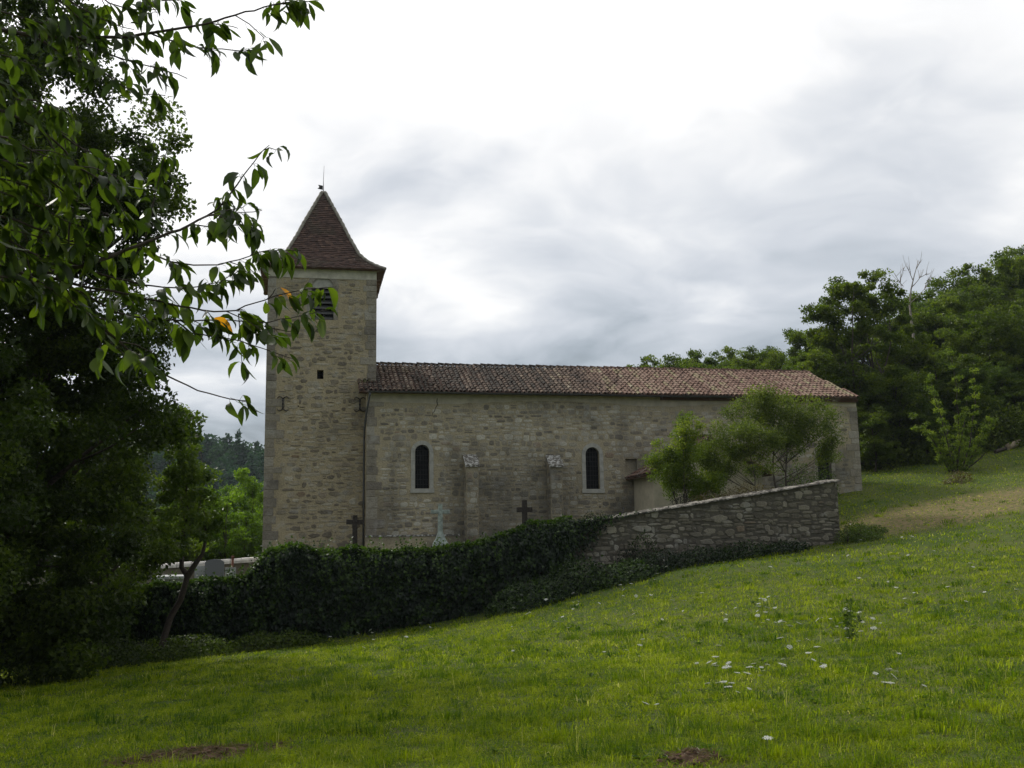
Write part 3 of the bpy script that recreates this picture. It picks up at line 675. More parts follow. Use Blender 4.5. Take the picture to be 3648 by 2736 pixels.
# ------------------------------------------------------------------ crosses and gravestones
def cross(x, y, z0, zt, w, th, arm_z, mt, label, name='stone_cross', flare=None, tilt=0.):
    c = thing(name, (x, y, z0), label, 'cross'); s = MB()
    if flare:
        zz = np.array([z0, z0+.42, z0+.60, z0+.86, zt]); hw = np.array([flare, flare*.95, flare*.6, th*1.3, th])
        for k in range(4):
            V = [(x+sx*hw[k+d]*(1), y+sy*hw[k+d]*.8, zz[k+d]) for d in (0, 1) for sy in (-1, 1) for sx in (-1, 1)]
            s.add(V, [(0, 2, 3, 1), (4, 5, 7, 6), (0, 1, 5, 4), (2, 6, 7, 3), (0, 4, 6, 2), (1, 3, 7, 5)])
    else: s.box((x-th, y-th*.8, z0), (x+th, y+th*.8, zt), bev=.012)
    s.build('shaft', mt, c)
    MB().box((x-w, y-th*.72, arm_z-th), (x+w, y+th*.72, arm_z+th), bev=.012, tilt=lambda V: np.stack([V[:, 0], V[:, 1], V[:, 2]+(V[:, 0]-x)*tilt], -1)).build('crossbar', mt, c)
    return c
cross(-.80, -6, -.2, 1.83, .335, .095, 1.57, M['cross_dark'], 'brown weathered stone cross in front of the tower and downpipe', tilt=-.03)
k = cross(2.52, -6, .28, 2.23, .37, .075, 1.93, M['cross_pale'], 'pale greenish cross on a flared pedestal foot', flare=.30)
cross(5.92, -6, .5, 2.36, .315, .10, 1.98, M['cross_dark'], 'dark stone cross right of the first buttress')
ic = thing('iron_cross', (10.6, -4, 1.2), 'thin iron grave cross beside the pale side chapel wall', 'cross')
s = MB(); s.tube([(10.68, -4, 1.1), (10.68, -4, 2.12)], .022, 6); s.build('shaft', M['iron'], ic)
s = MB(); s.tube([(10.4, -4, 1.84), (10.96, -4, 1.84)], .02, 6); s.build('crossbar', M['iron'], ic)
def slab(x0, x1, z0, z1, y, th, mt, label, rounded=0.):
    n = 14; top = [(x1, z1-rounded)]+[((x0+x1)/2+(x1-x0)/2*math.cos(a), z1-rounded+rounded*math.sin(a)) for a in np.linspace(.15, math.pi-.15, n)]+[(x0, z1-rounded)] if rounded else [(x1, z1), (x0, z1)]
    g_ = thing('gravestone', ((x0+x1)/2, y, z0), label, 'gravestone')
    h = MB().prism([(x0, z0), (x1, z0)]+top, y, y+th).build('headstone', mt, g_, fix=True)
    MB().box((x0-.08, y-.12, z0-.3), (x1+.08, y+th+.1, z0+.002), bev=.015).build('base', M['granite_pale'], g_)
slab(-6.43, -5.72, -.85, .24, -5, .12, M['granite'], 'dark grey headstone with rounded top behind the ivy', .14)
slab(-6.84, -6.40, -.85, -.02, -4.6, .1, M['granite_pale'], 'low pale headstone left of the rounded grey one')
slab(-5.70, -5.30, -.85, -.10, -4.6, .1, M['granite_pale'], 'low pale headstone right of the rounded grey one')
slab(-8.9, -8.36, -1.3, -.18, -8, .12, M['granite'], 'dark upright slab at the far left of the cemetery')
tb = thing('tomb', (-7.6, -6, -1), 'grey stone tomb with overhanging top slab under the trees', 'tomb')
MB().box((-8.2, -6, -1.2), (-7.1, -4.2, -.46), bev=.02).build('chest', M['granite_pale'], tb)
MB().box((-8.32, -6.1, -.458), (-7.02, -4.1, -.34), bev=.02).build('top_slab', M['granite_pale'], tb)
rp = thing('iron_post', (-5.48, -3.9, -.6), 'rusty iron post standing by the pale low wall', 'post')
MB().tube([(-5.48, -3.9, -.8), (-5.48, -3.9, .22)], .05, 8).build('shaft', M['rust'], rp)
MB().box((-5.54, -3.96, .22), (-5.42, -3.84, .34), bev=.02).build('cap', M['rust'], rp)

# ------------------------------------------------------------------ foliage builders
def crown_pts(lobes, ncl, q, shell=.45, flat=.7):
    wts = np.array([l[3]*l[4]*l[5] for l in lobes])**.67; wts = wts/wts.sum(); k = q.choice(len(lobes), ncl, p=wts)
    lb = np.array(lobes)[k]; return lb[:, :3]+unit(ncl, q)*(q.random(ncl)**shell)[:, None]*lb[:, 3:6]
def crown(C, rc, nl, ls, q, droop=.3, aniso=.65):
    n = len(C)*nl; ci = np.repeat(np.arange(len(C)), nl)
    rs = rc*q.uniform(.6, 1.35, len(C))
    P = C[ci]+unit(n, q)*(q.random(n)**.5*rs[ci])[:, None]*np.array([1, 1, aniso])
    tip = unit(n, q)+np.array([0, 0, -droop]); nr = unit(n, q)*.8+np.array([0, 0, .7])
    cr = q.random(len(C)); rnd = np.clip(.55*cr[ci]+.45*q.random(n), 0, .96)
    return P, rots(tip, nr), ls*q.uniform(.6, 1.3, n), rnd
def limb(mb, a, b, r0, r1, q, bow=.12, k=6, n=7):
    a, b = np.array(a, float), np.array(b, float); d = np.linalg.norm(b-a); s = np.linspace(0, 1, n)[:, None]
    off = unit(1, q)[0]*d*bow; off[2] = abs(off[2])*-.6
    P = a+(b-a)*s+np.sin(s*math.pi)*off+np.cumsum(q.normal(0, d*.012, (n, 3)), 0)*s
    mb.tube(P, r0+(r1-r0)*s[:, 0]**.8, k, cap=False); return P
def tree(name, label, cat, H, lobes, ncl, rc, nl, ls, mt, trunk_r, stems=1, lean=(0, 0), seed=1, nlimb=22, droop=.3, shell=.45, group=None, bark='bark', crown_base=.25, aniso=.65, spread=.12):
    """built round the origin; the caller moves it"""
    q = np.random.default_rng(seed); root = thing(name, (0, 0, 0), label, cat, group); tm = MB(); spine = []
    for s_ in range(stems):
        a = s_*6.283/max(stems, 1)+.5; top = np.array([lean[0]*H+(math.cos(a)*H*spread if stems > 1 else 0), lean[1]*H+(math.sin(a)*H*spread if stems > 1 else 0), H*q.uniform(.74, .86)])
        P = limb(tm, (math.cos(a)*trunk_r*1.5*(stems > 1), math.sin(a)*trunk_r*1.5*(stems > 1), -.4), top, trunk_r, trunk_r*.15, q, .05, 8, 12); spine.append(P)
    C = crown_pts(lobes, ncl, q, shell)
    for i in q.permutation(len(C))[:nlimb]:
        P = spine[q.integers(len(spine))]; j = np.clip(np.searchsorted(P[:, 2], C[i, 2]-np.linalg.norm(C[i, :2]-P[-1, :2])*.7-.1*H), 2, len(P)-2)
        if P[j, 2] < crown_base*H*.7: j = min(j+1, len(P)-2)
        rr = trunk_r*(1-.8*j/len(P))
        Q = limb(tm, P[j], C[i], rr*.5, rr*.07, q, .1, 5)
        for _ in range(2): limb(tm, Q[q.integers(3, 6)], C[i]+unit(1, q)[0]*rc*1.1, rr*.14, rr*.04, q, .1, 4, 5)
    tm.build('trunk', M[bark], root)
    lm = MB(); scatter(lm, *crown(C, rc, nl, ls, q, droop, aniso)); lm.build('crown', M[mt] if isinstance(mt, str) else mt, root)
    return root
def place(root, p, rz=0, s=1.): root.location = p; root.rotation_euler = (0, 0, rz); root.scale = (s, s, s) if np.isscalar(s) else s; return root

# ------------------------------------------------------------------ ivy on the left of the wall
q = np.random.default_rng(77)
def ivy_patch(n, x0, x1, front=True, seed=1):
    q = np.random.default_rng(seed); x = q.uniform(x0, x1, n)
    top = wt(x)+.20+.17*fn(x, 0*x, 1.5, 21)+.30*np.exp(-((x-5.0)/1.1)**2)
    bot = gz(x, np.full(n, WY-.5)); u = q.random(n)**.8; th = .34+.26*fn(x, u*4, 1.7, 22)+.25*np.exp(-((x-5.3)/1.1)**2)
    z = bot-.05+(top-bot)*u; y = WY-th*np.clip((top-z)/.35, 0, 1)**.5*(.75+.35*np.sin(u*3))+(q.random(n)**1.5)*.26-.08+.12*fn(x, z*1.3, .55, 27)
    tp = q.random(n) < .22; y = np.where(tp, q.uniform(WY-.25, WY+.65, n), y); z = np.where(tp, top+.05*fn(x, y, .5, 23)-.1*((y-WY-.2)/.4)**2, z)
    nr = np.stack([q.normal(0, .45, n), np.where(tp, -.25, -.8)+q.normal(0, .5, n), np.where(tp, 1.1, .35)+q.normal(0, .5, n)], -1)
    tip = unit(n, q)*.6+np.stack([0*x, np.where(tp, -.5, -.1), np.where(tp, -.1, -.9)], -1)
    return np.stack([x, y, z], -1), rots(tip, nr), q.uniform(.05, .15, n), np.clip(.42+.3*fn(x, z, .8, 24)+.28*tp+.12*np.clip((z-top)/.3+1, 0, 1)+q.normal(0, .2, n), 0, 1)  # paler top leaves: new growth, plus light from above put into the colour
IV = np.array([(0, 0, 0), (-.45, .15, .04), (-.3, .55, .06), (0, 1, -.08), (.3, .55, .06), (.45, .15, .04)]); IF = np.array([(0, 3, 2, 1), (0, 5, 4, 3)])
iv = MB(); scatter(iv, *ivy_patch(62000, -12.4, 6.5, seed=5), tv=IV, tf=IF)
for _ in range(170):
    x0_ = q.uniform(-12, 6.4); y0_ = WY+q.uniform(-.35, .3); z0_ = float(wt(x0_))+.2; hh = q.uniform(.12, .42); k_ = int(hh/.035)
    P = np.array([x0_, y0_, z0_])+np.linspace(0, 1, k_)[:, None]*np.array([q.normal(0, .13), q.normal(-.05, .12), hh]); P = P+q.normal(0, .02, P.shape)
    scatter(iv, P, rots(unit(k_, q)+[0, 0, -.2], unit(k_, q)*.6+[0, -.3, .6]), q.uniform(.05, .10, k_), q.uniform(.55, 1, k_), IV, IF)
for _ in range(120):                   # trailers hanging down the face
    x0_ = q.uniform(-11, 6.2); z0_ = float(wt(x0_)); hh = q.uniform(.3, 1.3); k_ = int(hh/.04); b0 = q.uniform(.35, .62)
    P = np.array([x0_, WY-b0, z0_])+np.linspace(0, 1, k_)[:, None]*np.array([q.normal(0, .2), q.normal(-.08, .08), -hh])+q.normal(0, .025, (k_, 3))
    scatter(iv, P, rots(unit(k_, q)*.7+[0, -.2, -.8], unit(k_, q)*.5+[0, -1, .4]), q.uniform(.05, .11, k_), q.uniform(.4, .95, k_), IV, IF)
# straggling shoots where the ivy ends on the stone
n = 2600; x = 5.4+np.abs(q.normal(0, 1.1, n)); z = wt(x)-np.abs(q.normal(0, .7, n))*np.clip(1.6-(x-5.4)*.5, .1, 2)+.15; y = WY-.08-.1*q.random(n)
scatter(iv, np.stack([x, y, z], -1), rots(unit(n, q)+[0, 0, -.7], unit(n, q)*.5+[0, -1, .4]), q.uniform(.06, .12, n), q.random(n)*.9, IV, IF)
ivt = thing('ivy', (-3, WY, -2), 'thick dark ivy smothering the left half of the churchyard wall', 'ivy')
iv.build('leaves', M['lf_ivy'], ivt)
st = MB()
for _ in range(60):
    x = q.uniform(-12, 6.3); b0 = float(gz(x, WY-.1)); zt = float(wt(x)); n_ = 7
    P = np.stack([x+np.cumsum(q.normal(0, .12, n_)), np.full(n_, WY-.09), np.linspace(b0, zt, n_)], -1); st.tube(P, np.linspace(.03, .01, n_), 5, cap=False)
st.build('stems', M['bark'], ivt, kind='stuff')
nh = 900; xh = np.abs(q.normal(0, .5, nh))
# ------------------------------------------------------------------ brambles and weeds at the wall foot
def bush(name, label, cat, mounds, nl, ls, mt, seed, group=None, stem=True, leaf=(LEAF_V, LEAF_F), up=.5):
    """mounds: (x, y, rx, ry, h) on the ground (z from gz unless given)"""
    q = np.random.default_rng(seed); m0 = mounds[0]; z0 = float(gz(m0[0], m0[1])) if len(m0) < 6 else m0[5]
    root = thing(name, (m0[0], m0[1], z0), label, cat, group); lm = MB()
    for m in mounds:
        n = int(nl*m[2]*m[3]); d = unit(n, q); d[:, 2] = np.abs(d[:, 2]); rr = q.random(n)**.3
        x = m[0]+d[:, 0]*rr*m[2]; y = m[1]+d[:, 1]*rr*m[3]; zb = gz(x, y) if len(m) < 6 else m[5]
        k = 1+.25*fn(x*1., y+d[:, 2], .7, seed+3)
        z = zb+d[:, 2]*rr*m[4]*k
        scatter(lm, np.stack([x, y, z], -1), rots(unit(n, q)+[0, 0, -.2], d+[0, 0, up]+unit(n, q)*.5), q.uniform(.6, 1.3, n)*ls, np.clip(q.random(n)*.6+.4*q.random()*1., 0, .95), *leaf)
        sm = MB()
        for _ in range(6 if stem else 0):
            e = (m[0]+q.normal(0, .5)*m[2], m[1]+q.normal(0, .5)*m[3]); zb = float(gz(m[0], m[1])) if len(m) < 6 else m[5]
            limb(sm, (m[0], m[1], zb-.1), (*e, zb+m[4]*q.uniform(.6, 1.0)), .018, .005, q, .25, 4)
        if stem: sm.build('stems', M['twig'], root)
    lm.build('foliage', M[mt], root)
    return root
bush('bramble', 'dark bramble thicket heaped between the ivy and the bare stone wall', 'bramble', [(6.2, -12.2, 1.5, 1.1, 1.1), (4.6, -12.4, 1.5, 1.2, .9), (7.8, -12.5, 1.4, 1.1, .7)], 2300, .10, 'lf_ivy', 101)
bush('bramble', 'low spreading brambles along the foot of the bare stone wall', 'bramble', [(9.2, -12.1, 1.3, .9, .75), (10.9, -12.0, 1.3, .8, .6), (12.6, -11.8, 1.3, .7, .6), (14.2, -11.8, 1.1, .6, .45)], 1900, .09, 'lf_ivy', 102)
bush('bramble', 'bramble shoots climbing the middle of the bare stone wall', 'bramble', [(9.0, -11.35, .75, .25, 1.5), (8.4, -11.4, .5, .25, 1.1)], 3500, .085, 'lf_ivy', 103)
bush('shrub', 'dark leafy weeds crowding round the right end of the stone wall', 'shrub', [(17.2, -11.2, .45, .5, 1.0), (17.8, -10.7, .6, .6, .55), (16.8, -11.6, .6, .35, .6), (18.5, -10.4, .7, .5, .35), (17.5, -11.8, .7, .4, .35)], 2300, .08, 'lf_mid', 104)
bush('bramble', 'dark undergrowth at the foot of the ivy under the big tree', 'bramble', [(-6.5, -13.2, 2.0, 1.2, .7), (-8.8, -14.6, 1.8, 1.6, 1.3), (-3.6, -12.5, 1.8, .8, .5)], 1500, .10, 'lf_oak', 105)
# inside the churchyard, behind the coping
bush('shrub', 'brown green creeper mound spilling over the wall coping', 'shrub', [(12.6, -9.3, 1.3, .8, .9, 1.6), (14.2, -9.4, 1.5, .7, .8, 2.0)], 1700, .08, 'lf_dry', 106)
bush('shrub', 'small dark bush against the nave right of the second buttress', 'shrub', [(9.6, -3.5, 1.1, .8, 1.0, .95), (8.6, -4.2, .6, .5, .8, .9)], 2000, .08, 'lf_ivy', 107)
bush('shrub', 'dark green creeper on the chapel wall corner', 'shrub', [(12.9, -5.2, .6, .6, 2.2, 1.5), (13.5, -5.4, .8, .5, 1.6, 1.5)], 2600, .08, 'lf_ivy', 108)

# ------------------------------------------------------------------ trees in the churchyard
def at_y(px, py, y):
    d = pt(px, py, 1.)-CAM; return CAM+d*((y-CAM[1])/d[1])
p = at_y(1480, 1075, -7.5)
place(tree('small_tree', 'bright yellow green bush growing by the side chapel', 'tree', 4.5, [(-.3, 0, 2.8, 1.0, .9, .9), (.2, 0, 3.8, .6, .6, .8), (-.2, 0, 1.8, 1., .8, .8), (.9, 0, 1.6, .8, .7, .7), (-.9, 0, 2.4, .6, .6, .5)], 150, .36, 160, .08, 'lf_bush', .05, 3, seed=111, nlimb=26, shell=.6, aniso=.8), (p[0], -7.5, 1.2))
p = at_y(1625, 1050, -7)
place(tree('small_tree', 'spindly tree with arching bare lower twigs before the side chapel', 'tree', 4.0, [(-1.4, 0, 3.0, .9, .8, .7), (-.3, 0, 3.3, .9, .8, .7), (.7, 0, 3.0, .8, .8, .6), (-1.9, 0, 2.3, .7, .6, .6), (-.9, .3, 2.5, .9, .6, .5), (.1, .3, 2.5, .8, .6, .5), (-1.2, .5, 1.8, 1.0, .6, .6), (.5, .5, 2.0, .9, .6, .6)], 135, .42, 140, .08, 'lf_yard', .045, 1, seed=112, nlimb=34, shell=.6, aniso=.8), (p[0], -7., 1.7))
p = at_y(1690, 1040, -5.5)
place(tree('small_tree', 'dark crowned tree hiding the nave eaves', 'tree', 5.4, [(-1.5, 0, 3.9, 1.1, 1.0, 1.0), (0, 0, 4.3, 1.2, 1.1, .9), (1.4, 0, 3.9, 1.2, 1.1, 1.0), (.5, 0, 3.1, 1.3, 1., .8), (2.2, 0, 2.7, .9, .8, .9), (-.8, 0, 4.9, .6, .6, .5)], 170, .46, 150, .085, 'lf_yard', .07, 2, seed=113, nlimb=40, shell=.7, spread=.1, aniso=.95), (p[0], -5.5, 1.9))
bush('shrub', 'dark leafy bush in front of the right hand nave window', 'shrub', [(18.6, -4.5, .9, .8, 1.9, 2.2), (20.0, -4.2, .8, .7, 1.5, 2.4)], 1800, .09, 'lf_mid', 114)

# ------------------------------------------------------------------ trees at the left
p = pt(-20, 1300, 25.); p[2] = float(gz(p[0], p[1]))
oak = tree('oak_tree', 'huge dark oak filling the left edge from meadow to sky', 'tree', 17.5, [(1.4, 0, 13.2, 2.4, 2.5, 2.0), (-.5, 0, 15.2, 1.8, 2, 1.5), (1.7, 0, 11.4, 2.4, 2.6, 1.9), (1.2, .3, 8.8, 2.5, 2.6, 2.4), (1.5, .3, 6.0, 2.7, 2.8, 2.2), (1.2, .2, 3.2, 3.0, 2.6, 2.2), (-2.5, 0, 12, 3, 3, 3.5), (-3, 0, 6, 3, 3, 4), (.8, -.8, 1.2, 2.4, 2., 1.2), (0, -.5, 10, 1.8, 2, 5), (-.3, -1, 4.5, 2, 2, 4), (-.2, 0, 16.6, 1.9, 2, 1.5)], 680, .60, 330, .135, 'lf_oak', .36, 1, seed=121, nlimb=45, shell=.36)
place(oak, (p[0], p[1], p[2]), .0, 1.06)
p = pt(262, 1300, 31.); p[2] = float(gz(p[0], p[1]))
place(tree('hedgerow_tree', 'dark round headed tree beside the cemetery wall under the oak', 'tree', 9.4, [(0, 0, 6.2, 1.9, 2., 2.6), (.2, 0, 3.2, 2.2, 2.0, 2.2), (-1.8, 0, 4.5, 2., 2., 3.0), (-.6, -.6, 1.3, 2.4, 1.6, 1.2), (.4, 0, 8.0, 1.0, 1.0, 1.2)], 190, .55, 200, .12, 'lf_oak', .16, 2, seed=122, nlimb=40, shell=.4), (p[0]-.8, p[1]-.3, p[2]))
p = pt(-270, 1300, 21.); p[2] = float(gz(p[0], p[1]))
copy_thing(oak, tuple(p), 2.1, (.88, .88, .86), 'nearer dark oak cut off by the left edge, shading the meadow corner')
# slender leaning tree in front of the ivy
q = np.random.default_rng(123); D_ = 30.6
lt = thing('leaning_tree', tuple(pt(348, 1400, 30.2)), 'slender tree leaning right in front of the ivy', 'tree'); tm = MB()
A = [pt(348, 1400, 30.2)]+[pt(x, y, D_) for x, y in ((368, 1334), (390, 1296), (405, 1245))]
tm.tube(A, [.10, .092, .088, .085], 8, cap=False)
tm.tube([A[-1]]+[pt(x, y, D_) for x, y in ((419, 1222), (438, 1196), (446, 1160), (440, 1100))], [.10, .085, .06, .04, .015], 7, cap=False)
tm.tube([A[-1]]+[pt(x, y, D_+.2) for x, y in ((392, 1225), (394, 1190), (396, 1150), (408, 1110), (402, 1060), (410, 990))], [.09, .075, .065, .055, .045, .03, .012], 7, cap=False)
for x, y in ((386, 1110), (430, 1120), (440, 1060), (380, 1020)): limb(tm, pt(398, 1150, D_+.2), pt(x, y, D_), .03, .008, q, .1, 5)
tm.build('trunk', M['twig'], lt); lm = MB()
C = np.array([pt(q.uniform(*a), q.uniform(*b_), D_+q.uniform(-.9, .9)) for a, b_, n_ in (((350, 460), (1010, 1130), 34), ((370, 425), (880, 1010), 22), ((340, 400), (1130, 1200), 10), ((420, 480), (1090, 1180), 8)) for _ in range(n_)])
scatter(lm, *crown(C, .33, 110, .13, q)); lm.build('crown', M['lf_mid'], lt)
# hazels and shrubs behind the cemetery
for k, (px, py, y, H, rx, mt, lb) in enumerate(((500, 1215, 14, 6.6, 2.2, 'lf_light', 'sunlit green bush just left of the tower behind the pale wall'), (540, 1200, 17, 8.0, 1.8, 'lf_light', 'tall green bush touching the left edge of the tower'), (400, 1220, 15, 5.8, 2.2, 'lf_mid', 'mid green bush behind the slender leaning tree'), (330, 1200, 12, 7.2, 2.4, 'lf_oak', 'dark bush behind the tomb under the trees'), (445, 1205, 20, 7.0, 2.0, 'lf_light', 'pale green bush between the leaning tree and the tower'), (395, 1190, 9, 9.6, 1.1, 'lf_mid', 'narrow feathery tree rising beside the oak'))):
    p = at_y(px, py, y); z = -2.2
    place(tree('bush' if k < 5 else 'narrow_tree', lb, 'bush' if k < 5 else 'tree', H, [(0, 0, H*.5, rx, rx, H*.4), (rx*.5, 0, H*.35, rx*.7, rx*.7, H*.28), (-rx*.4, 0, H*.7, rx*.6, rx*.6, H*.25), (0, 0, H*.22, rx*.9, rx*.8, H*.2)], 110, .42, 190, .15, mt, .08, 3, seed=130+k, nlimb=20, shell=.4), (p[0], y, z))

# ------------------------------------------------------------------ the wooded hillside on the right
p = hit(1900, 1030, 30, 75)
def ash(seed, H=15, mt='lf_wood', n=1., **kw):
    q = np.random.default_rng(seed); lb = [(q.uniform(-1, 1)*H*.16, q.uniform(-1, 1)*H*.14, H*q.uniform(.3, .88), H*q.uniform(.11, .19), H*.15, H*q.uniform(.10, .17)) for _ in range(8)]+[(0, 0, H*.35, H*.25, H*.24, H*.2), (0, 0, H*.62, H*.26, H*.24, H*.22)]
    return tree('woodland_tree', 'leafy green tree in the crowded wood on the hillside right of the church', 'tree', H, lb, int(150*n), H*.056, 170, H*.0165, mt, H*.014, kw.pop('stems', 1), seed=seed, nlimb=30, shell=.4, group='trees crowding the wooded hillside on the right', **kw)
big = tree('ash_tree', 'tall many stemmed ash just beyond the east end of the church', 'tree', 14.5, [(0, 0, 9.5, 3.4, 3.0, 2.8), (1.8, 0, 12.2, 2.2, 2.2, 1.9), (-2.6, 0, 10.2, 1.5, 1.5, 1.5), (-1.0, 0, 12.4, 1.4, 1.4, 1.3), (3.2, 0, 8.2, 2.4, 2.4, 2.6), (-2.2, 0, 6.5, 1.8, 1.8, 1.6), (.5, 0, 5.0, 3.0, 2.6, 2.0), (2.5, 0, 3.5, 2.2, 2., 1.6)], 270, .60, 190, .20, 'lf_wood', .15, 4, seed=141, nlimb=60, shell=.5)
place(big, (30.3, 9.5, float(gz(30.3, 9.5))-.3), 0, (.86, .9, .88))
protos = [ash(151), ash(152, mt='lf_mid'), ash(153, stems=3), ash(154, 14, 'lf_wood')]
TOP = [np.percentile([v.co.z for v in p_.children[1].data.vertices], 99.7) for p_ in protos]
q = np.random.default_rng(160)
def wood_at(px, py_top, d, k, H=None):     # crown top sighted at (px, py_top), d metres off
    P = pt(px, py_top, d); zg = float(gz(P[0], P[1]))
    return (P[0], P[1], zg-.3, k, max(P[2]-zg+.3, 4.)/TOP[k])
spots = [wood_at(*a) for a in ((1415, 800, 88, 0), (1470, 775, 84, 2), (1530, 762, 90, 1), (1590, 775, 84, 3), (1640, 790, 78, 0), (1690, 752, 80, 2), (1750, 735, 76, 3), (1560, 800, 76, 1), (1800, 790, 62, 0), (1720, 800, 70, 1),
    (1960, 655, 74, 1), (2040, 640, 76, 0), (2090, 612, 80, 2), (2150, 585, 84, 3), (2215, 578, 86, 1), (2270, 545, 88, 0), (2100, 700, 68, 3), (2180, 690, 70, 2), (2250, 700, 68, 0), (2030, 760, 63, 2), (2150, 790, 64, 1), (2230, 820, 64, 3), (1935, 800, 60, 3), (2020, 660, 72, 3), (2320, 610, 80, 1), (2330, 760, 70, 2), (2400, 560, 84, 3), (1860, 700, 72, 2), (2080, 850, 61, 0), (1990, 880, 59, 1), (2010, 640, 78, 2), (2060, 622, 82, 1), (2120, 600, 82, 0), (2180, 570, 88, 1), (2235, 565, 92, 2), (2140, 690, 66, 0), (2060, 780, 62, 1), (2210, 640, 76, 2), (1780, 745, 70, 2), (1445, 792, 92, 3), (1620, 772, 88, 0), (1500, 768, 92, 2), (2190, 880, 62.5, 2), (1880, 900, 58, 0), (2380, 820, 68, 0))]
used = [0]*4
for j, (x, y, z, k, s) in enumerate(spots):
    r = protos[k] if not used[k] else copy_thing(protos[k], (0, 0, 0), 0, (1, 1, 1)); used[k] = 1
    place(r, (x, y, z), q.uniform(0, 6.28), (min(s*1.25, max(s, .62)), min(s*1.25, max(s, .62)), s))
# bare dead tree against the sky
q = np.random.default_rng(170); P0 = pt(1968, 650, 68); zg = float(gz(P0[0], P0[1]))
dt = thing('dead_tree', (P0[0], P0[1], zg), 'bare dead tree poking above the wooded hillside', 'tree'); tm = MB()
T = np.array([(P0[0], P0[1], zg-.3), (P0[0]+.1, P0[1], (zg+P0[2])/2), tuple(pt(1965, 660, 68)), tuple(pt(1968, 625, 68)), tuple(pt(1975, 595, 68)), tuple(pt(1984, 562, 68))])
tm.tube(T, [.16, .12, .06, .045, .03, .01], 6)
for a, b_ in (((1966, 650), (1945, 610)), ((1950, 618), (1932, 590)), ((1945, 610), (1952, 580)), ((1970, 620), (1996, 580)), ((1980, 580), (1992, 560)), ((1972, 605), (1958, 575)), ((1966, 655), (2005, 618)), ((1998, 622), (2010, 596)), ((1960, 640), (1938, 630)), ((1985, 600), (2003, 590))):
    Q = limb(tm, pt(*a, 68), pt(*b_, 68), .032, .01, q, .08, 5)
    for _ in range(4): limb(tm, Q[q.integers(2, 6)], Q[-1]+unit(1, q)[0]*.5+[0, 0, .3], .02, .006, q, .1, 4, 4)
tm.build('trunk', simple('dead_bark', (.30, .26, .22), .9, .2, 10), dt)
# undergrowth along the edge of the wood
for k, (px, py) in enumerate(((1885, 1025), (1935, 1012), (1990, 1000), (2110, 985), (2165, 975), (2215, 958), (2270, 950), (2040, 985))):
    P = pt(px, py+10, 57+q.uniform(0, 4)); bush('undergrowth', 'dark green shrubby undergrowth along the edge of the wood', 'shrub', [(P[0], P[1], 1.9, 1.5, 2.4+q.uniform(-.4, .7)), (P[0]+1.2, P[1]+.6, 1.4, 1.2, 1.9)], 420, .19, 'lf_wood', 180+k, 'undergrowth along the edge of the wood')
# young fruit tree in the meadow
p = hit(2068, 1042, 30, 70); q = np.random.default_rng(190)
ft = thing('young_tree', tuple(p), 'young upright fruit tree standing alone in the meadow before the wood', 'tree'); tm = MB(); lm = MB(); s_ = 47.6/2188
dd = float(np.linalg.norm(p-CAM)*.985); cs = []
for a, b_ in (((2062, 1035), (2060, 765)), ((2066, 1035), (2030, 830)), ((2070, 1035), (2092, 800)), ((2060, 1030), (2005, 800)), ((2072, 1030), (2130, 900)), ((2060, 1020), (1982, 900)), ((2074, 1030), (2142, 920)), ((2066, 1030), (2075, 860)), ((2058, 1030), (2010, 930)), ((2072, 1030), (2105, 960))):
    A0, B0 = pt(*a, dd), pt(*b_, dd)+np.array([0, q.uniform(-1, 1), 0]); Q = limb(tm, A0, B0, .05, .008, q, .05, 5, 12)
    for u in np.linspace(.16, 1, 15): cs.append(Q[min(int(u*11), 11)]*(1)+q.normal(0, .08, 3))
tm.tube([p+[0, 0, -.2], pt(2066, 1035, dd)], [.12, .08], 7, cap=False)
tm.tube([pt(2076, 1025, dd), pt(2095, 1008, dd), pt(2118, 990, dd), pt(2128, 978, dd)], [.05, .045, .035, .02], 6, cap=False)
scatter(lm, *crown(np.array(cs), .23, 70, .10, q)); tm.build('trunk', M['bark'], ft); lm.build('crown', M['lf_sapling'], ft)
bush('weed_clump', 'tuft of weeds at the foot of the young meadow tree', 'plant', [(p[0], p[1]-.1, .8, .6, .55)], 900, .10, 'lf_dry', 195)
# felled logs at the right edge of the meadow
for k, (a, b_, r_, lb) in enumerate((((2178, 972), (2225, 955), .18, 'pale felled log lying at the right edge of the meadow'), ((2150, 980), (2185, 968), .10, 'thin dark log end beside the pale felled log'))):
    A0, B0 = hit(*a, 40, 80), hit(*b_, 40, 80)
    lg = MB().tube([A0+[0, 0, r_], (A0+B0)/2+[0, 0, r_*1.1], B0+[0, 0, r_]], [r_, r_*1.05, r_*.9], 9).build('log', M['wood'] if k == 0 else M['bark'], label=lb, category='log')

# ------------------------------------------------------------------ far wooded hill
fx = np.linspace(-170, 40, 40); fy = np.linspace(170, 420, 40); X, Y = np.meshgrid(fx, fy)
def hz(x, y):
    r_ = np.clip((y-170)/95, 0, 1); r_ = r_*r_*(3-2*r_)
    return -12+r_*(36+.055*(x+25)*np.where(x > -25, -1, -.2)+5*fn(x, y*0, 60., 41)+2.5*fn(x, y, 25., 42))
Z = hz(X, Y); i = (np.arange(39)[:, None]*40+np.arange(39)[None]).ravel()
g = MB(); g.add(np.stack([X.ravel(), Y.ravel(), Z.ravel()], -1), np.stack([i, i+1, i+41, i+40], -1), None, 0, True)
g.build('hill', simple('hill', (.03, .045, .02), .95, .3, .1), kind='structure')
q = np.random.default_rng(200); n = 330; x = q.uniform(-75, 5, n); y = q.uniform(180, 275, n); H = q.uniform(6, 10, n); z = hz(x, y)
fw = MB(); con = q.random(n) < .25
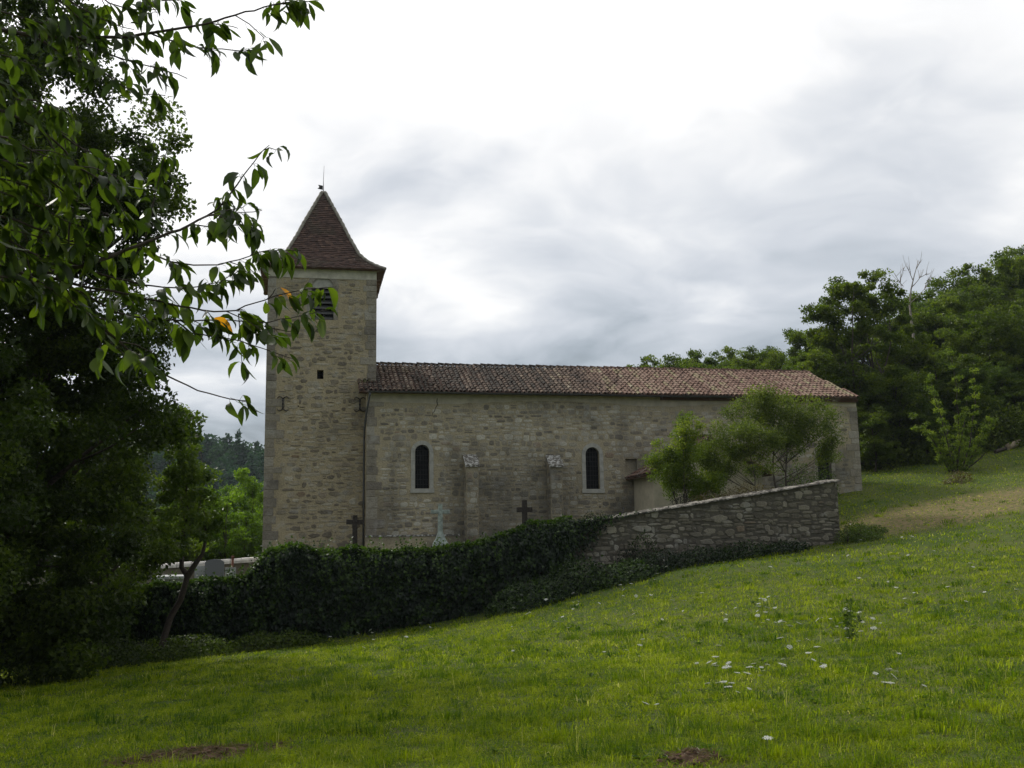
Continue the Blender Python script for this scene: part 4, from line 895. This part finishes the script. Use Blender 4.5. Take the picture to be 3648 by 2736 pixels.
C = np.stack([x, y, z+H*.5], -1); nl = 230; ci = np.repeat(np.arange(n), nl); N = n*nl
d = unit(N, q)*(q.random(N)**.33)[:, None]; u = (d[:, 2]+1)/2
wd = np.where(con[ci], 1.5*(1-u)+.15, 1)
P = C[ci]+d*np.stack([np.where(con, 1.6, 3.3)[ci]*wd, np.where(con, 1.6, 3.3)[ci]*wd, H[ci]*np.where(con, .75, .5)[ci]], -1)
P += unit(N, q)*.35
tr_ = q.random(n)
scatter(fw, P, rots(unit(N, q), unit(N, q)*.6+[0, 0, .8]), q.uniform(.8, 1.6, N), np.clip(.7*tr_[ci]+.3*q.random(N)-.25*con[ci], 0, 1))
fw.build('wood', M['lf_far'], kind='stuff', label='far dark wood covering the hill beyond the tower', category='wood')

# ------------------------------------------------------------------ cherry branches overhanging from the left
q = np.random.default_rng(300)
c1 = lambda L_, d0, d1: [pt(x*.3436, y*.3436, d0+(d1-d0)*i/max(len(L_)-1, 1)) for i, (x, y) in enumerate(L_)]
c2 = lambda L_, d0, d1: c1([(x, y+1411.8) for x, y in L_], d0, d1)
cherry = thing('cherry_tree', (CAM[0]-5.3, CAM[1]+4.6, float(gz(CAM[0]-5.3, CAM[1]+4.6))), 'cherry tree reaching long leafy branches across the upper left sky', 'tree')
bx, by = CAM[0]-5.3, CAM[1]+4.6; bz0 = float(gz(bx, by))
BR = [  # (polyline, r0, r1, first leafy fraction)
 (c1([(-420, 130), (0, 190), (250, 225), (500, 240), (760, 235), (950, 210), (1150, 170), (1330, 145), (1450, 100), (1600, 60), (1800, 15), (1900, 0)], 4.6, 5.2), .022, .004, .2),
 (c1([(200, 225), (350, 310), (480, 380), (580, 420), (700, 480), (800, 570), (910, 605), (960, 570), (1040, 600)], 4.7, 4.9), .010, .003, .1),
 (c1([(480, 230), (650, 330), (850, 390), (1000, 430), (1130, 470), (1180, 490)], 4.8, 5.0), .008, .003, .1),
 (c1([(950, 212), (1080, 260), (1200, 295), (1400, 310), (1500, 320), (1600, 315), (1680, 310)], 5, 5.2), .007, .003, .1),
 (c1([(100, -150), (380, 0), (480, 100), (560, 170), (650, 240)], 4.5, 4.8), .009, .004, .1),
 (c1([(250, -120), (490, 40), (600, 110), (720, 150), (850, 190)], 4.7, 4.9), .008, .003, .1),
 (c1([(500, -160), (640, 0), (760, 50), (900, 60), (1000, 60)], 4.8, 5.0), .008, .003, .1),
 (c1([(700, -200), (900, -20), (1000, 20), (1090, 0), (1180, -10)], 4.9, 5.1), .008, .003, .1),
 (c1([(1330, 145), (1420, 160), (1500, 170)], 5.1, 5.15), .005, .003, .1),
 (c1([(1700, 30), (1860, 20), (1960, 10), (2050, -5)], 5.2, 5.3), .005, .003, .2),
 (c1([(-420, 1850), (-60, 1780), (300, 1720), (600, 1650), (750, 1590), (920, 1520), (1080, 1460), (1200, 1410), (1330, 1350), (1410, 1280), (1470, 1190), (1550, 1080), (1640, 960), (1690, 915)], 4.4, 5.2), .026, .003, .42),
 (c1([(1200, 1410), (1330, 1425), (1450, 1430), (1560, 1400), (1640, 1420)], 5, 5.1), .006, .003, .1),
 (c1([(1330, 1350), (1450, 1340), (1560, 1340), (1650, 1320)], 5, 5.1), .005, .003, .3),
 (c1([(915, 1490), (940, 1400), (960, 1300), (985, 1180), (1000, 1090), (1030, 990), (1060, 925)], 4.9, 5.0), .007, .003, .15),
 (c1([(870, 1560), (1000, 1620), (1100, 1657), (1300, 1672), (1440, 1655), (1560, 1610), (1680, 1575), (1740, 1560), (1830, 1580), (1880, 1570)], 4.9, 5.2), .008, .003, .15),
 (c2([(200, 170), (430, 230), (600, 310), (750, 340), (900, 380), (1050, 395), (1200, 400), (1300, 380), (1450, 330), (1560, 250)], 4.6, 5.0), .011, .003, .2),
 (c2([(300, 330), (520, 390), (700, 420), (860, 450), (1000, 480), (1150, 515), (1300, 540), (1470, 550), (1600, 490), (1720, 450), (1850, 420), (2020, 395), (2110, 390)], 4.6, 5.2), .012, .003, .2),
 (c2([(1690, 465), (1715, 430), (1730, 405)], 5.15, 5.1), .006, .003, 2),
 (c2([(400, 360), (560, 450), (750, 570), (1000, 600), (1300, 600), (1450, 600), (1660, 620), (1850, 580), (2080, 530)], 4.7, 5.2), .010, .003, .2),
 (c2([(-420, 180), (0, 250), (250, 350), (400, 470), (540, 560), (650, 660), (760, 750), (900, 880), (1000, 930), (1100, 985), (1250, 1040), (1430, 1100), (1530, 1110), (1570, 1110)], 4.5, 5.0), .016, .004, .3),
 (c2([(1080, 590), (1200, 680), (1400, 710), (1550, 740), (1680, 790), (1800, 830), (1850, 850)], 4.9, 5.1), .007, .003, .1),
 (c2([(1500, 560), (1640, 640), (1780, 670), (1880, 680)], 5.1, 5.2), .006, .003, .1),
 (c1([(-420, 420), (0, 520), (150, 600), (300, 760), (420, 880), (560, 960), (700, 980), (830, 1000)], 4.3, 4.8), .015, .003, .15),
 (c1([(-420, 620), (0, 690), (200, 780), (400, 930), (520, 1080), (660, 1160), (800, 1120), (900, 1080)], 4.3, 4.8), .015, .003, .15),
 (c1([(-420, 1000), (0, 1000), (200, 1060), (380, 1180), (480, 1280), (640, 1330), (800, 1420)], 4.2, 4.7), .014, .003, .15),
 (c1([(-420, 1300), (0, 1350), (200, 1420), (400, 1500), (600, 1560), (800, 1640)], 4.2, 4.7), .013, .003, .15),
 (c1([(430, 1540), (440, 1400), (480, 1260), (510, 1130)], 4.5, 4.6), .008, .003, .1),
 (c1([(-300, 800), (0, 850), (140, 900), (250, 980), (360, 1010)], 4.1, 4.4), .010, .003, .1),
 (c2([(-100, 60), (150, 140), (300, 250), (430, 420), (500, 520)], 4.3, 4.5), .008, .003, .2),
 (c2([(540, 560), (620, 590), (700, 600)], 4.6, 4.7), .005, .003, .1),
 (c1([(-420, 250), (0, 330), (120, 380), (230, 420)], 4.3, 4.5), .010, .003, .2),
 (c1([(-300, 1100), (100, 1130), (250, 1200), (330, 1290)], 4.2, 4.5), .008, .003, .1),
 (c1([(-300, 1480), (50, 1560), (250, 1600), (420, 1640)], 4.2, 4.5), .008, .003, .1),
 (c2([(-300, 0), (100, 30), (300, 100), (500, 130), (640, 160)], 4.3, 4.6), .008, .003, .1),
 (c2([(-300, 300), (50, 330), (250, 380), (400, 430), (480, 520)], 4.2, 4.5), .008, .003, .2),
 (c1([(380, 1000), (560, 1080), (680, 1180), (760, 1290), (800, 1380)], 4.4, 4.7), .007, .003, .1),
 (c1([(100, 620), (300, 640), (420, 700), (500, 780)], 4.3, 4.5), .007, .003, .1),
 (c1([(0, 1200), (240, 1290), (380, 1380), (520, 1420), (640, 1480)], 4.3, 4.6), .007, .003, .1),
 (c1([(-420, 0), (0, 60), (150, 120), (300, 150), (450, 160)], 4.4, 4.7), .010, .003, .2)]
cb = MB(); LP, LT, LN, LS_, LR = [], [], [], [], []
def leaf(p, d, orange=False):
    pet = d*.45+unit(1, q)[0]*.75+np.array([0, 0, -.05]); pet /= np.linalg.norm(pet); pl_ = q.uniform(.018, .036)
    hz_ = pet*[1, 1, .3]; tip = hz_*q.uniform(.5, 1.0)+np.array([0, 0, -q.uniform(.35, .95)])+unit(1, q)[0]*.22; e = p+pet*pl_+[0, 0, -.004]
    cb.tube([p, (p+e)/2+[0, 0, .002], e], [.0012, .001, .0009], 3, cap=False)
    LP.append(e); LT.append(tip); nr = unit(1, q)[0]*.55+hz_*.3+np.array([0, 0, .8]); LN.append(nr); LS_.append(q.uniform(.07, .128)*(.75 if q.random() < .2 else 1)); LR.append(1.5 if orange or q.random() < .003 else q.random()*.74)
for P, r0_, r1_, f0 in BR:
    thk = .62; P = np.array(P); sl = np.concatenate([[0], np.cumsum(np.linalg.norm(np.diff(P, axis=0), axis=1))]); n_ = max(6, int(sl[-1]/.05)); u = np.linspace(0, sl[-1], n_)
    Q = np.stack([np.interp(u, sl, P[:, k]) for k in range(3)], -1)
    Q[1:-1] = (Q[:-2]+2*Q[1:-1]+Q[2:])/4; Q += q.normal(0, .0025, Q.shape)
    cb.tube(Q, np.maximum((r0_+(r1_-r0_)*(u/sl[-1])**.8)*thk, .0018), 6, cap=False)
    step = .055 if r0_ < .013 else .068; s = f0*sl[-1]
    while s < sl[-1]:
        if abs(r0_-.016) < 1e-6 and .68 < s/sl[-1] < .93: s += step; continue
        i = min(int(s/sl[-1]*(n_-1)), n_-2); d = Q[i+1]-Q[i]; d /= np.linalg.norm(d); near_end = s > sl[-1]-.25
        if q.random() < (.97 if near_end else .68):
            for _ in range(q.integers(3, 6) if near_end else q.integers(2, 6)): leaf(Q[i]+q.normal(0, .006, 3), d)
        elif q.random() < .6 and r0_ > .0045:
            tl = q.uniform(.08, .24); td = d*.7+unit(1, q)[0]*.6+np.array([0, 0, -.1]); td /= np.linalg.norm(td); E = Q[i]+td*tl+np.array([0, 0, -.03])
            cb.tube([Q[i], (Q[i]+E)/2+[0, 0, .012], E], [.003, .0025, .0018], 4, cap=False)
            for v in np.arange(.35, 1.01, .3): leaf(Q[i]+(E-Q[i])*v, td)
            for _ in range(3): leaf(E, td)
        s += step*q.uniform(.5, 1.6)
for X_ in ((1735, 470), (1740, 420)): leaf(pt(X_[0]*.3436, (X_[1]+1411.8)*.3436-6, 5.15), np.array([1., 0, 0]), True)
n = len(LP); lm = MB(); SCL = np.array(LS_)[:, None]*np.stack([q.uniform(.8, 1.1, n), np.ones(n), q.uniform(.2, 1.7, n)], -1)
LP, LR, RM = np.array(LP), np.array(LR), rots(np.array(LT), np.array(LN)); k2 = q.random(n) < .3
for kk, tv_ in ((~k2, CH_V), (k2, CH_V2)): scatter(lm, LP[kk], RM[kk], SCL[kk], LR[kk], tv_, CH_F, smooth=True)
# trunk and the boughs that carry the branches, just off to the left
tk = MB(); tk.tube([(bx, by, bz0-.3), (bx+.05, by, bz0+1.2), (bx-.05, by+.1, bz0+2.6), (bx+.1, by, bz0+4.2), (bx+.2, by+.1, bz0+6)], [.17, .14, .12, .08, .03], 10)
for P, r0_, r1_, f0 in BR:
    d = np.array(P[1])-P[0]
    if np.array(P[0])@RT-CAM@RT < -2.6:
        A0 = np.array((bx, by, np.clip(P[0][2]-.5, bz0+1.2, bz0+5.4))); limb(tk, A0, P[0], .04, r0_*.62, q, .06, 7)
tk.build('trunk', M['bark'], cherry); cb.build('branches', M['twig'], cherry); lm.build('foliage', M['lf_cherry'], cherry)
for o in cherry.children: o['kind'] = 'part'
for o in cherry.children: del o['kind']

# ------------------------------------------------------------------ meadow grass, weeds and flowers
q = np.random.default_rng(400); gm = MB()
yaw0 = math.atan2(_f0[0], _f0[1])
spread = lambda d0: .95 if d0 < 9 else .82 if d0 < 20 else .68
def in_meadow(x, y): return ~((x > -12.6) & (x < 16.95) & (y > WY-.05) & (y < 40)) & ~((x > -6) & (x < L+.1) & (y > -.2) & (y < 9))
def dryf(x, y): return np.clip(1.15-np.hypot((x-dryc[0])*.105, (y-dryc[1])*.26)+.3*fn(x, y, 3, 55), 0, 1)
def baref(x, y): return np.maximum(np.clip(1.3-np.hypot((x-bare1[0])/.85, (y-bare1[1])/.5)+.4*fn(x, y, .5, 56), 0, 1), np.clip(1.2-np.hypot((x-bare2[0])/.35, (y-bare2[1])/.3)+.3*fn(x, y, .4, 57), 0, 1))
def blades(n, d0, d1, hmin, hmax, wd):
    d = np.sqrt(q.uniform(d0*d0, d1*d1, n)); a = yaw0+q.uniform(-spread(d0), spread(d0), n)
    x = CAM[0]+d*np.sin(a); y = CAM[1]+d*np.cos(a)
    cl = fn(x, y, 1.1, 51); big_ = fn(x, y, 6., 52); fine = fn(x, y, .35, 53); dr_ = dryf(x, y)
    keep = in_meadow(x, y) & (q.random(n) < .55+.35*cl+.2*fine+.2) & (q.random(n) > baref(x, y)*1.1) & (q.random(n) > dr_*.45)
    x, y, cl, big_, fine, dr_, d = (v[keep] for v in (x, y, cl, big_, fine, dr_, d)); n = len(x)
    h = q.uniform(hmin, hmax, n)*(1+.6*cl+.3*big_+.3*fine)*(1-.5*dr_); z = gz(x, y)-.01
    la = q.uniform(0, 6.283, n); bend = q.uniform(.3, 1.9, n)*h; w_ = wd*q.uniform(.6, 1.4, n); fa = la+q.uniform(-1.2, 1.2, n)+1.57
    lx, ly, fx_, fy_ = np.cos(la), np.sin(la), np.cos(fa)*w_/2, np.sin(fa)*w_/2
    V = np.stack([np.stack([x-fx_, y-fy_, z], -1), np.stack([x+fx_, y+fy_, z], -1),
        np.stack([x-fx_*.8+lx*bend*.35, y-fy_*.8+ly*bend*.35, z+h*.62], -1), np.stack([x+fx_*.8+lx*bend*.35, y+fy_*.8+ly*bend*.35, z+h*.62], -1),
        np.stack([x+lx*bend, y+ly*bend, z+h*np.maximum(1-.45*bend/h, .15)], -1)], 1)
    r_ = np.clip(.42+.24*cl+.16*big_+.16*fine+q.normal(0, .14, n)+.35*dr_, 0, .88); r_ = np.where(q.random(n) < .02+.3*dr_, q.uniform(.9, 1, n), r_)
    o = (np.arange(n)*5)[:, None]
    gm.add(V.reshape(-1, 3), o+np.array([[0, 1, 3, 2]]), np.repeat(r_, 5)); gm.F.append((o+np.array([[2, 3, 4]])+gm.nv-5*n, 0, False))
blades(235000, 4.2, 10, .03, .09, .0055); blades(215000, 10, 18, .035, .10, .009); blades(185000, 18, 33, .04, .11, .016); blades(125000, 33, 68, .05, .13, .032)
def tufts(m, d0, d1, k, h0, h1, wd, rr, tone, thr):
    d = np.sqrt(q.uniform(d0*d0, d1*d1, m)); a = yaw0+q.uniform(-spread(d0), spread(d0), m); x = CAM[0]+d*np.sin(a); y = CAM[1]+d*np.cos(a)
    ok = in_meadow(x, y) & (fn(x, y, 2.6, 61)+.4*fn(x, y, .7, 62) > thr); x, y = np.repeat(x[ok], k), np.repeat(y[ok], k); n = len(x); sz = np.repeat(q.uniform(.5, 1.3, n//k), k); tn = np.repeat(q.normal(0, .10, n//k), k)
    la = q.uniform(0, 6.283, n); ro = rr*sz*q.random(n)**.6; x = x+ro*np.cos(la); y = y+ro*np.sin(la); z = gz(x, y)-.01; la = la+q.normal(0, .7, n)
    h = q.uniform(h0, h1, n)*sz; bend = h*q.uniform(.25, 1.1, n); w_ = wd*q.uniform(.6, 1.3, n); fa = la+1.57; lx, ly, fx_, fy_ = np.cos(la), np.sin(la), np.cos(fa)*w_/2, np.sin(fa)*w_/2
    V = np.stack([np.stack([x-fx_, y-fy_, z], -1), np.stack([x+fx_, y+fy_, z], -1), np.stack([x-fx_*.8+lx*bend*.35, y-fy_*.8+ly*bend*.35, z+h*.65], -1), np.stack([x+fx_*.8+lx*bend*.35, y+fy_*.8+ly*bend*.35, z+h*.65], -1), np.stack([x+lx*bend, y+ly*bend, z+h*(1-.35*bend/h)], -1)], 1)
    o = (np.arange(n)*5)[:, None]; gm.add(V.reshape(-1, 3), o+np.array([[0, 1, 3, 2]]), np.repeat(np.clip(tone+tn+q.normal(0, .08, n), 0, 1), 5)); gm.F.append((o+np.array([[2, 3, 4]])+gm.nv-5*n, 0, False))
tufts(1500, 4.4, 11, 46, .07, .17, .006, .10, .34, -.1); tufts(2700, 10, 24, 34, .08, .18, .011, .14, .30, .0); tufts(1700, 22, 50, 26, .10, .2, .024, .22, .30, .1)
tufts(500, 5.2, 12, 30, .06, .15, .006, .12, .70, .05); tufts(900, 12, 40, 24, .08, .16, .016, .2, .66, .05)
tufts(160, 5.2, 12, 2, .15, .34, .003, .03, .97, -.3); tufts(380, 12, 30, 2, .2, .38, .006, .05, .94, -.3)
# broad-leaved herbs between the blades
for n, d0, d1, ls in ((95000, 4.2, 11, .019), (80000, 11, 22, .03), (40000, 22, 48, .055)):
    d = np.sqrt(q.uniform(d0*d0, d1*d1, n)); a = yaw0+q.uniform(-spread(d0), spread(d0), n); x = CAM[0]+d*np.sin(a); y = CAM[1]+d*np.cos(a); cl = fn(x, y, .9, 58)+.5*fn(x, y, 3.5, 59)
    k = in_meadow(x, y) & (cl > .0) & (q.random(n) > baref(x, y)); x, y, cl = x[k], y[k], cl[k]; n = len(x)
    scatter(gm, np.stack([x, y, gz(x, y)+q.uniform(.01, .075, n)], -1), rots(unit(n, q)*[1, 1, .4], unit(n, q)*.5+[0, 0, 1]), ls*q.uniform(.6, 1.5, n), np.clip(.12+.38*q.random(n), 0, .6))
for m, d0, d1, ls in ((260, 5.2, 12, .085), (420, 12, 30, .11)):
    d = np.sqrt(q.uniform(d0*d0, d1*d1, m)); a = yaw0+q.uniform(-spread(d0), spread(d0), m); x = CAM[0]+d*np.sin(a); y = CAM[1]+d*np.cos(a); k = in_meadow(x, y) & (fn(x, y, 2., 66) > 0); x, y = np.repeat(x[k], 8), np.repeat(y[k], 8); n = len(x)
    az = q.uniform(0, 6.283, n); tp_ = np.stack([np.cos(az), np.sin(az), q.uniform(.1, .9, n)], -1)
    scatter(gm, np.stack([x, y, gz(x, y)+.01], -1), rots(tp_, np.stack([-np.cos(az)*.4, -np.sin(az)*.4, np.ones(n)], -1)), ls*q.uniform(.5, 1.3, n), np.clip(.22+q.normal(0, .1, n), 0, .6), CH_V*[1.1, 1, 1], CH_F)
gm.build('grass', M['grass'], kind='stuff', label='rough green meadow grass sloping up to the right', category='grass')

# wild carrot
fm_ = MB(); qf = np.random.default_rng(410)
def umbel(seed):
    q = np.random.default_rng(seed); m = MB(); h = .24
    m.tube([(0, 0, 0), (.01, 0, h*.5), (.0, .01, h)], [.0028, .0024, .002], 5, 0)
    for k in range(26):
        r_ = .040*math.sqrt((k+.5)/26); a = k*2.4; x, y, z = r_*math.cos(a), r_*math.sin(a)+.01, h+.022-.1*r_
        if k % 2 == 0: m.tube([(0, .01, h), (x, y, z-.004)], [.0012, .0009], 3, 0, cap=False)
        n = 7; P = np.array([(x, y, z)]*n)+q.normal(0, .0045, (n, 3))*[1, 1, .4]
        scatter(m, P, rots(unit(n, q)*[1, 1, .2], unit(n, q)*.3+[0, 0, 1]), q.uniform(.007, .011, n), np.full(n, .5), mi=1)
    return m
fl_mats = [simple('flower_stem', (.06, .10, .025)), simple('umbel_white', (.72, .72, .66), .8, .12)]
um = [umbel(420+k).mesh('wild_carrot_flower') for k in range(3)]
for m_ in um:
    for mm in fl_mats: m_.materials.append(mm)
spots_f = []
for px, py, n_, sp in ((1605, 1490, 11, 45), (1570, 1525, 5, 14), (1680, 1440, 10, 45), (1750, 1455, 6, 18), (1560, 1470, 5, 20), (1810, 1380, 14, 55), (1860, 1360, 6, 20), (1620, 1340, 14, 45), (1450, 1320, 12, 45), (1350, 1300, 10, 50), (1250, 1340, 10, 50), (1700, 1330, 10, 40), (1980, 1310, 9, 45), (2010, 1180, 6, 40), (2080, 1230, 5, 40), (1780, 1240, 8, 60), (1560, 1240, 10, 60), (1100, 1345, 8, 60), (900, 1370, 8, 60), (780, 1390, 6, 40), (1920, 1470, 5, 25), (1350, 1430, 5, 40), (1880, 1500, 4, 40), (1400, 1550, 2, 30), (2150, 1300, 4, 40), (1660, 1650, 1, 5), (1830, 1150, 4, 40), (1200, 1300, 5, 40)):
    for _ in range(n_):
        p = hit(px+qf.normal(0, sp), py+qf.normal(0, sp*.45), 5.5, 60)
        if in_meadow(p[0], p[1]): spots_f.append(p)
for p in spots_f:
    o = bpy.data.objects.new('wild_carrot_flower', um[qf.integers(3)]); COL.objects.link(o); o.location = (p[0], p[1], p[2]-.01)
    s = qf.uniform(.5, 1.0)*(1+.012*np.linalg.norm(p-CAM)); o.scale = (s, s, s*qf.uniform(.7, 1.25)); o.rotation_euler = (qf.normal(.0, .28), qf.normal(0, .28), qf.uniform(0, 6.28))
    o['label'] = 'small white wild carrot flower head standing in the meadow grass'; o['category'] = 'flower'; o['group'] = 'white wild carrot flowers in the meadow'
# tall dark weed among the flowers
p = hit(1836, 1385); wd_ = thing('tall_weed', tuple(p), 'tall dark thistle like weed among the white flowers', 'plant'); sm, lm = MB(), MB()
for k in range(9):
    e = p+np.array([qf.normal(0, .13), qf.normal(0, .10), qf.uniform(.35, .75)]); Q = limb(sm, p+qf.normal(0, .02, 3)*[1, 1, 0]-[0, 0, .05], e, .006, .0025, qf, .06, 5, 8); n = 22
    P = Q[qf.integers(1, 8, n)]+qf.normal(0, .02, (n, 3)); scatter(lm, P, rots(unit(n, qf)+[0, 0, .3], unit(n, qf)+[0, 0, .5]), qf.uniform(.035, .085, n)*(1.3-.6*qf.random(n)), qf.random(n)*.7)
sm.build('stems', fl_mats[0], wd_); lm.build('leaves', M['lf_mid'], wd_)
# molehills with dry hay
for k, (c_, rx, ry, h, lb) in enumerate(((bare1, .8, .42, .09, 'brown bare earth mound with dry hay in the lower left foreground'), (bare2, .26, .22, .10, 'small dark molehill at the bottom edge right of centre'))):
    n = 34; u = np.linspace(-1, 1, n); X, Y = np.meshgrid(u, u); x, y = c_[0]+X*rx*1.3, c_[1]+Y*ry*1.3; rr = np.hypot(X, Y)
    z = gz(x, y)-.03+h*np.clip(1.05-rr, 0, 1)**.8*(1+.5*fn(x, y, .22, 70+k))+.02*fn(x, y, .08, 72+k); i = (np.arange(n-1)[:, None]*n+np.arange(n-1)[None]).ravel()
    root = thing('molehill', tuple(c_), lb, 'molehill'); g = MB(); cl_ = MB()
    for _ in range(70 if k == 0 else 36):
        a_, r2 = qf.uniform(0, 6.28), qf.random()**.6; cx2, cy2 = c_[0]+rx*1.15*r2*math.cos(a_), c_[1]+ry*1.15*r2*math.sin(a_); s2 = qf.uniform(.010, .032); zz = float(gz(cx2, cy2))+h*.8*max(1-r2/1.2, 0)+s2*.2
        bm = bmesh.new(); bmesh.ops.create_icosphere(bm, subdivisions=1, radius=s2); vv = np.array([v.co[:] for v in bm.verts])*qf.uniform(.65, 1.3, (len(bm.verts), 1))*[1.2, 1, .75]+[cx2, cy2, zz]; bm.verts.index_update(); cl_.add(vv, [[v.index for v in f.verts] for f in bm.faces]); bm.free()
    cl_.build('clods', M['soil'], root, kind='stuff')
    g = MB(); g.add(np.stack([x.ravel(), y.ravel(), z.ravel()], -1), np.stack([i, i+1, i+n+1, i+n], -1), None, 0, True); g.build('soil', M['soil'], root)
    hb_ = MB(); m = 1500 if k == 0 else 160; hx, hy = c_[0]+qf.normal(0, rx*.6, m), c_[1]+qf.normal(0, ry*.6, m); hzz = gz(hx, hy)+h*.7*np.clip(1-np.hypot((hx-c_[0])/rx/1.3, (hy-c_[1])/ry/1.3), 0, 1)+.015
    scatter(hb_, np.stack([hx, hy, hzz], -1), rots(unit(m, qf)*[1, 1, .25], unit(m, qf)*.3+[0, 0, 1]), np.stack([np.full(m, .012), qf.uniform(.05, .14, m), np.full(m, .03)], -1), qf.random(m))
    hb_.build('hay', M['lf_dry'], root, kind='stuff')

# ------------------------------------------------------------------ thin valley haze
hzb = MB().box((-320, -80, -40), (320, 480, 95)); hm = bpy.data.materials.new('haze'); hm.use_nodes = True; t = NT(hm.node_tree)
t.n('ShaderNodeOutputMaterial', {'Volume': t.n('ShaderNodeVolumePrincipled', {'Color': (.80, .90, 1., 1), 'Density': .00015, 'Anisotropy': .2}).outputs[0]})
hzb.build('haze', hm, kind='stuff')
